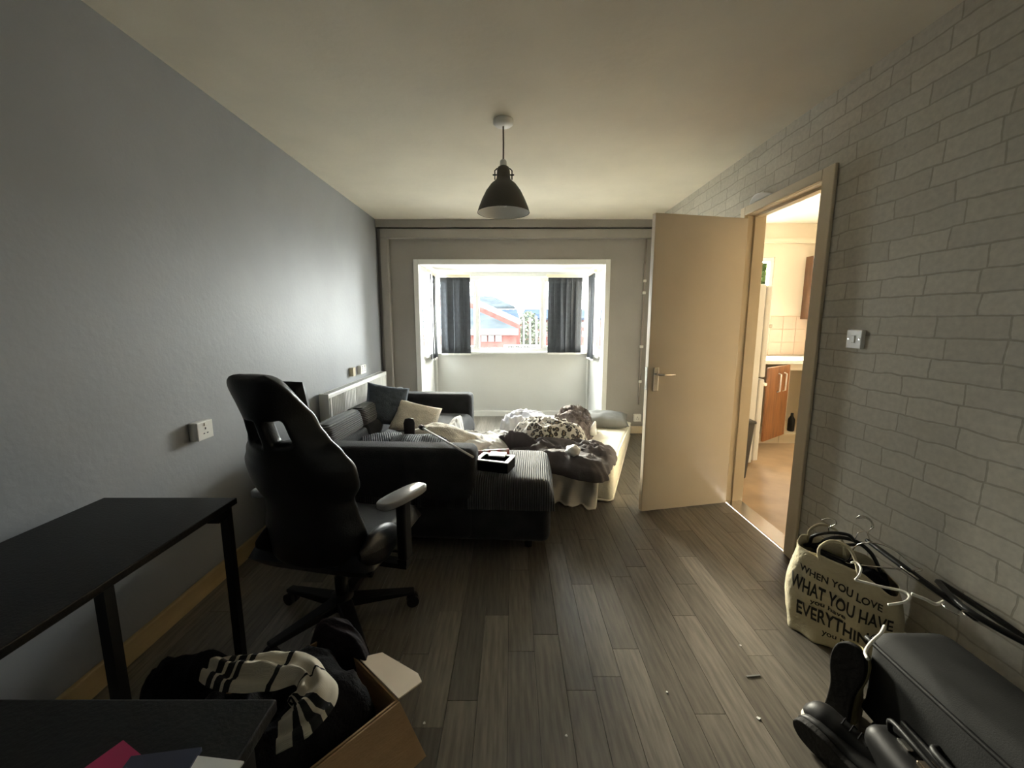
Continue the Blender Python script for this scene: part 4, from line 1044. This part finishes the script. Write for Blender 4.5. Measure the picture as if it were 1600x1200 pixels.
# near brick wing with lean-to hip roof
hA, hB = at(560, 520, Y=16), at(807, 520, Y=16)
h1 = thing('brick_house', 'low red brick building with slate hip roof seen through the window', 'building', (hA.x, 16, GZ))
O1 = Vector((hA.x, 16, GZ))
MB().prism([hA - O1, hB - O1, Vector((hB.x, 16, GZ)) - O1, Vector((hA.x, 16, GZ)) - O1], (0, 4, 0)).build('brick_wall', M_obrick, h1)
rA, rB = at(556, 519, Y=15.7), at(810, 519, Y=15.7); rC, rD = at(735, 485, Y=18.6), at(556, 485, Y=18.6)
MB().prism([p_ - O1 for p_ in (rA, rB, rC, rD)], (0, 0, .12)).build('slate_roof', M_oroof, h1)
MB().prism([rA - O1 + Vector((0, -.02, -.1)), rB - O1 + Vector((0, -.02, -.1)), rB - O1 + Vector((0, -.02, .12)), rA - O1 + Vector((0, -.02, .12))], (0, .05, 0)).build('gutter', M_otrim, h1)
for u0, u1 in ((575, 600), (606, 630), (700, 720), (752, 761), (763, 772), (774, 784)):
    a_, b_ = at(u0, 524, Y=15.95), at(u1, 534, Y=15.95)
    f_ = MB().box(a_.x - O1.x, b_.x - O1.x, -.06, .02, b_.z - O1.z, a_.z - O1.z).build('window', M_owhite, h1)
    w_ = b_.x - a_.x
    MB().box(a_.x - O1.x + w_ * .1, b_.x - O1.x - w_ * .1, -.07, -.055, b_.z - O1.z + .05, a_.z - O1.z - .05).build('pane', M_oglass, f_)
# gable wall behind
g = [at(600, 432, Y=20), at(690, 452, Y=20), at(811, 508, Y=20)]
h2 = thing('brick_house', 'taller red brick building with sloping gable verge behind the slate roof', 'building', (g[0].x, 20, GZ)); O2 = Vector((g[0].x, 20, GZ))
gg = [at(560, 482, Y=20), at(700, 457, Y=20), at(812, 507, Y=20)]
MB().prism([gg[0] - O2, gg[1] - O2, gg[2] - O2, Vector((gg[2].x, 20, GZ)) - O2, Vector((gg[0].x, 20, GZ)) - O2], (0, 4, 0)).build('gable_wall', M_obrick, h2)
MB().prism([gg[1] - O2, gg[2] - O2, gg[2] - O2 + Vector((.1, 0, .22)), gg[1] - O2 + Vector((0, 0, .28))], (0, 4.2, 0)).build('verge', M_otrim, h2)
MB().prism([gg[0] - O2, gg[1] - O2, gg[1] - O2 + Vector((0, 0, .28)), gg[0] - O2 + Vector((0, 0, .22))], (0, 4.2, 0)).build('verge', M_otrim, h2)
# blue slate roof further back
h3 = thing('slate_house', 'blue slate roofed wing behind the brick gable', 'building', (at(780, 500, Y=26).x, 26, GZ)); O3 = Vector((at(780, 500, Y=26).x, 26, GZ))
b3 = [at(740, 506, Y=26), at(813, 506, Y=26), at(808, 488, Y=29), at(740, 488, Y=29)]
MB().prism([p_ - O3 for p_ in b3], (0, 0, .2)).build('slate_roof', M_oroof2, h3)
MB().prism([b3[0] - O3, b3[1] - O3, Vector((b3[1].x, 26, GZ)) - O3, Vector((b3[0].x, 26, GZ)) - O3], (0, 3, 0)).build('brick_wall', M_obrick, h3)
# pale hip roof house
h4 = thing('hip_roof_house', 'distant house with a grey hip roof above the other roofs', 'building', (at(730, 486, Y=34).x, 34, GZ)); O4 = Vector((at(730, 486, Y=34).x, 34, GZ))
b4 = [at(620, 483, Y=34), at(805, 483, Y=34), at(769, 466, Y=38), at(650, 466, Y=38)]
MB().prism([p_ - O4 for p_ in b4], (0, 0, .2)).build('hip_roof', M_oroof, h4)
c4 = [at(625, 484, Y=34.5), at(800, 484, Y=34.5)]
MB().prism([c4[0] - O4, c4[1] - O4, Vector((c4[1].x, 34.5, GZ)) - O4, Vector((c4[0].x, 34.5, GZ)) - O4], (0, 5, 0)).build('house_wall', M_obrick, h4)
# street to the right: terrace, posts, trees
h5 = thing('terrace_house', 'red brick terrace at the end of the street', 'building', (at(815, 500, Y=40).x, 40, GZ)); O5 = Vector((at(815, 500, Y=40).x, 40, GZ))
c5 = [at(815, 499, Y=40), at(1010, 499, Y=40)]
MB().prism([c5[0] - O5, c5[1] - O5, Vector((c5[1].x, 40, GZ)) - O5, Vector((c5[0].x, 40, GZ)) - O5], (0, 5, 0)).build('brick_wall', M_obrick, h5)
b5 = [at(812, 500, Y=39.5), at(1015, 500, Y=39.5), at(1010, 486, Y=43), at(820, 486, Y=43)]
MB().prism([p_ - O5 for p_ in b5], (0, 0, .2)).build('slate_roof', M_oroof2, h5)
for k in range(12):
    for v in (503, 518):
        a_, b_ = at(819 + k * 10, v, Y=39.9), at(824 + k * 10, v + 8, Y=39.9)
        MB().box(a_.x - O5.x, b_.x - O5.x, -.15, .02, b_.z - O5.z, a_.z - O5.z).build('window', M_owhite, h5)
for k, (u, lab) in enumerate(((818, 'slim white post nearest the brick house in the street'), (828, 'slim white post between two others in the street'), (838, 'slim white post beside the window mullion view'))):
    a_, b_ = at(u, 496, Y=22), at(u, 546, Y=22)
    tag(MB().tube([(0, 0, 0), (0, 0, a_.z - GZ)], .06, 8).build('white_post', M_owhite, loc=(a_.x, 22, GZ)), lab, 'post', 'white posts along the street')
def tree(label, loc, hgt, rad, seed, lo=.35, nl=900, lm=None):
    t = thing('tree', label, 'tree', loc, 0, 'trees outside the windows')
    MB().tube([(0, 0, 0), (.03, 0, hgt * .5), (0, .05, hgt * .8)], [.12, .09, .05], 8).build('trunk', M_bark, t, smooth=True)
    rr = random.Random(seed); m = MB()
    for k in range(nl):
        a_ = rr.uniform(0, 2 * PI); h_ = rr.uniform(-1, 1); r = rad * math.sqrt(max(0, 1 - h_ * h_)) * rr.uniform(.5, 1.05)
        c = Vector((r * math.cos(a_), r * math.sin(a_), hgt * (lo + (1 - lo) / 2) + h_ * hgt * (1 - lo) / 2))
        d1_ = Vector((rr.uniform(-1, 1), rr.uniform(-1, 1), rr.uniform(-1, 1))).normalized() * .16; d2_ = d1_.cross(Vector((rr.uniform(-1, 1), rr.uniform(-1, 1), .3))).normalized() * .09
        m.add([c - d1_, c + d2_, c + d1_, c - d2_], [(0, 1, 2, 3)])
    f = m.build('foliage', lm or M_leaf, t, fix=False); f['kind'] = 'stuff'
    return t
tree('leafy street tree in front of the brick terrace', (at(829, 500, Y=30).x, 33, GZ), 5.0, 1.0, 1)
tree('second street tree further right along the terrace', (at(880, 500, Y=33).x, 33, GZ), 5.6, 1.3, 2)
tree('green tree outside the kitchen window', (5.2, 9.0, GZ), 6.8, 1.5, 3, .35, 4000, mat('lime_leaves', (.030, .042, .012), .8, .5, 6, spec=0))
# board fixed outside the lower edge of the window
sb0, sb1 = at(787, 546, Y=BY + .074), at(842, 539, Y=BY + .074)
sg_ = thing('sign_board', 'white sign board with small dark marks outside the window', 'sign', (sb0.x, BY + .0715, sb0.z))
MB().box(0, sb1.x - sb0.x, 0, .012, 0, sb1.z - sb0.z).build('board', M_white, sg_)
mk = MB(); rr = random.Random(5); L_ = sb1.x - sb0.x
for k in range(18):
    x = .06 + (L_ - .09) * k / 18
    if k in (4, 9, 14): continue
    mk.box(x, x + .012, -.003, 0, .02, .02 + rr.uniform(.018, .028))
mk.build('dark_marks', M_otrim, sg_)
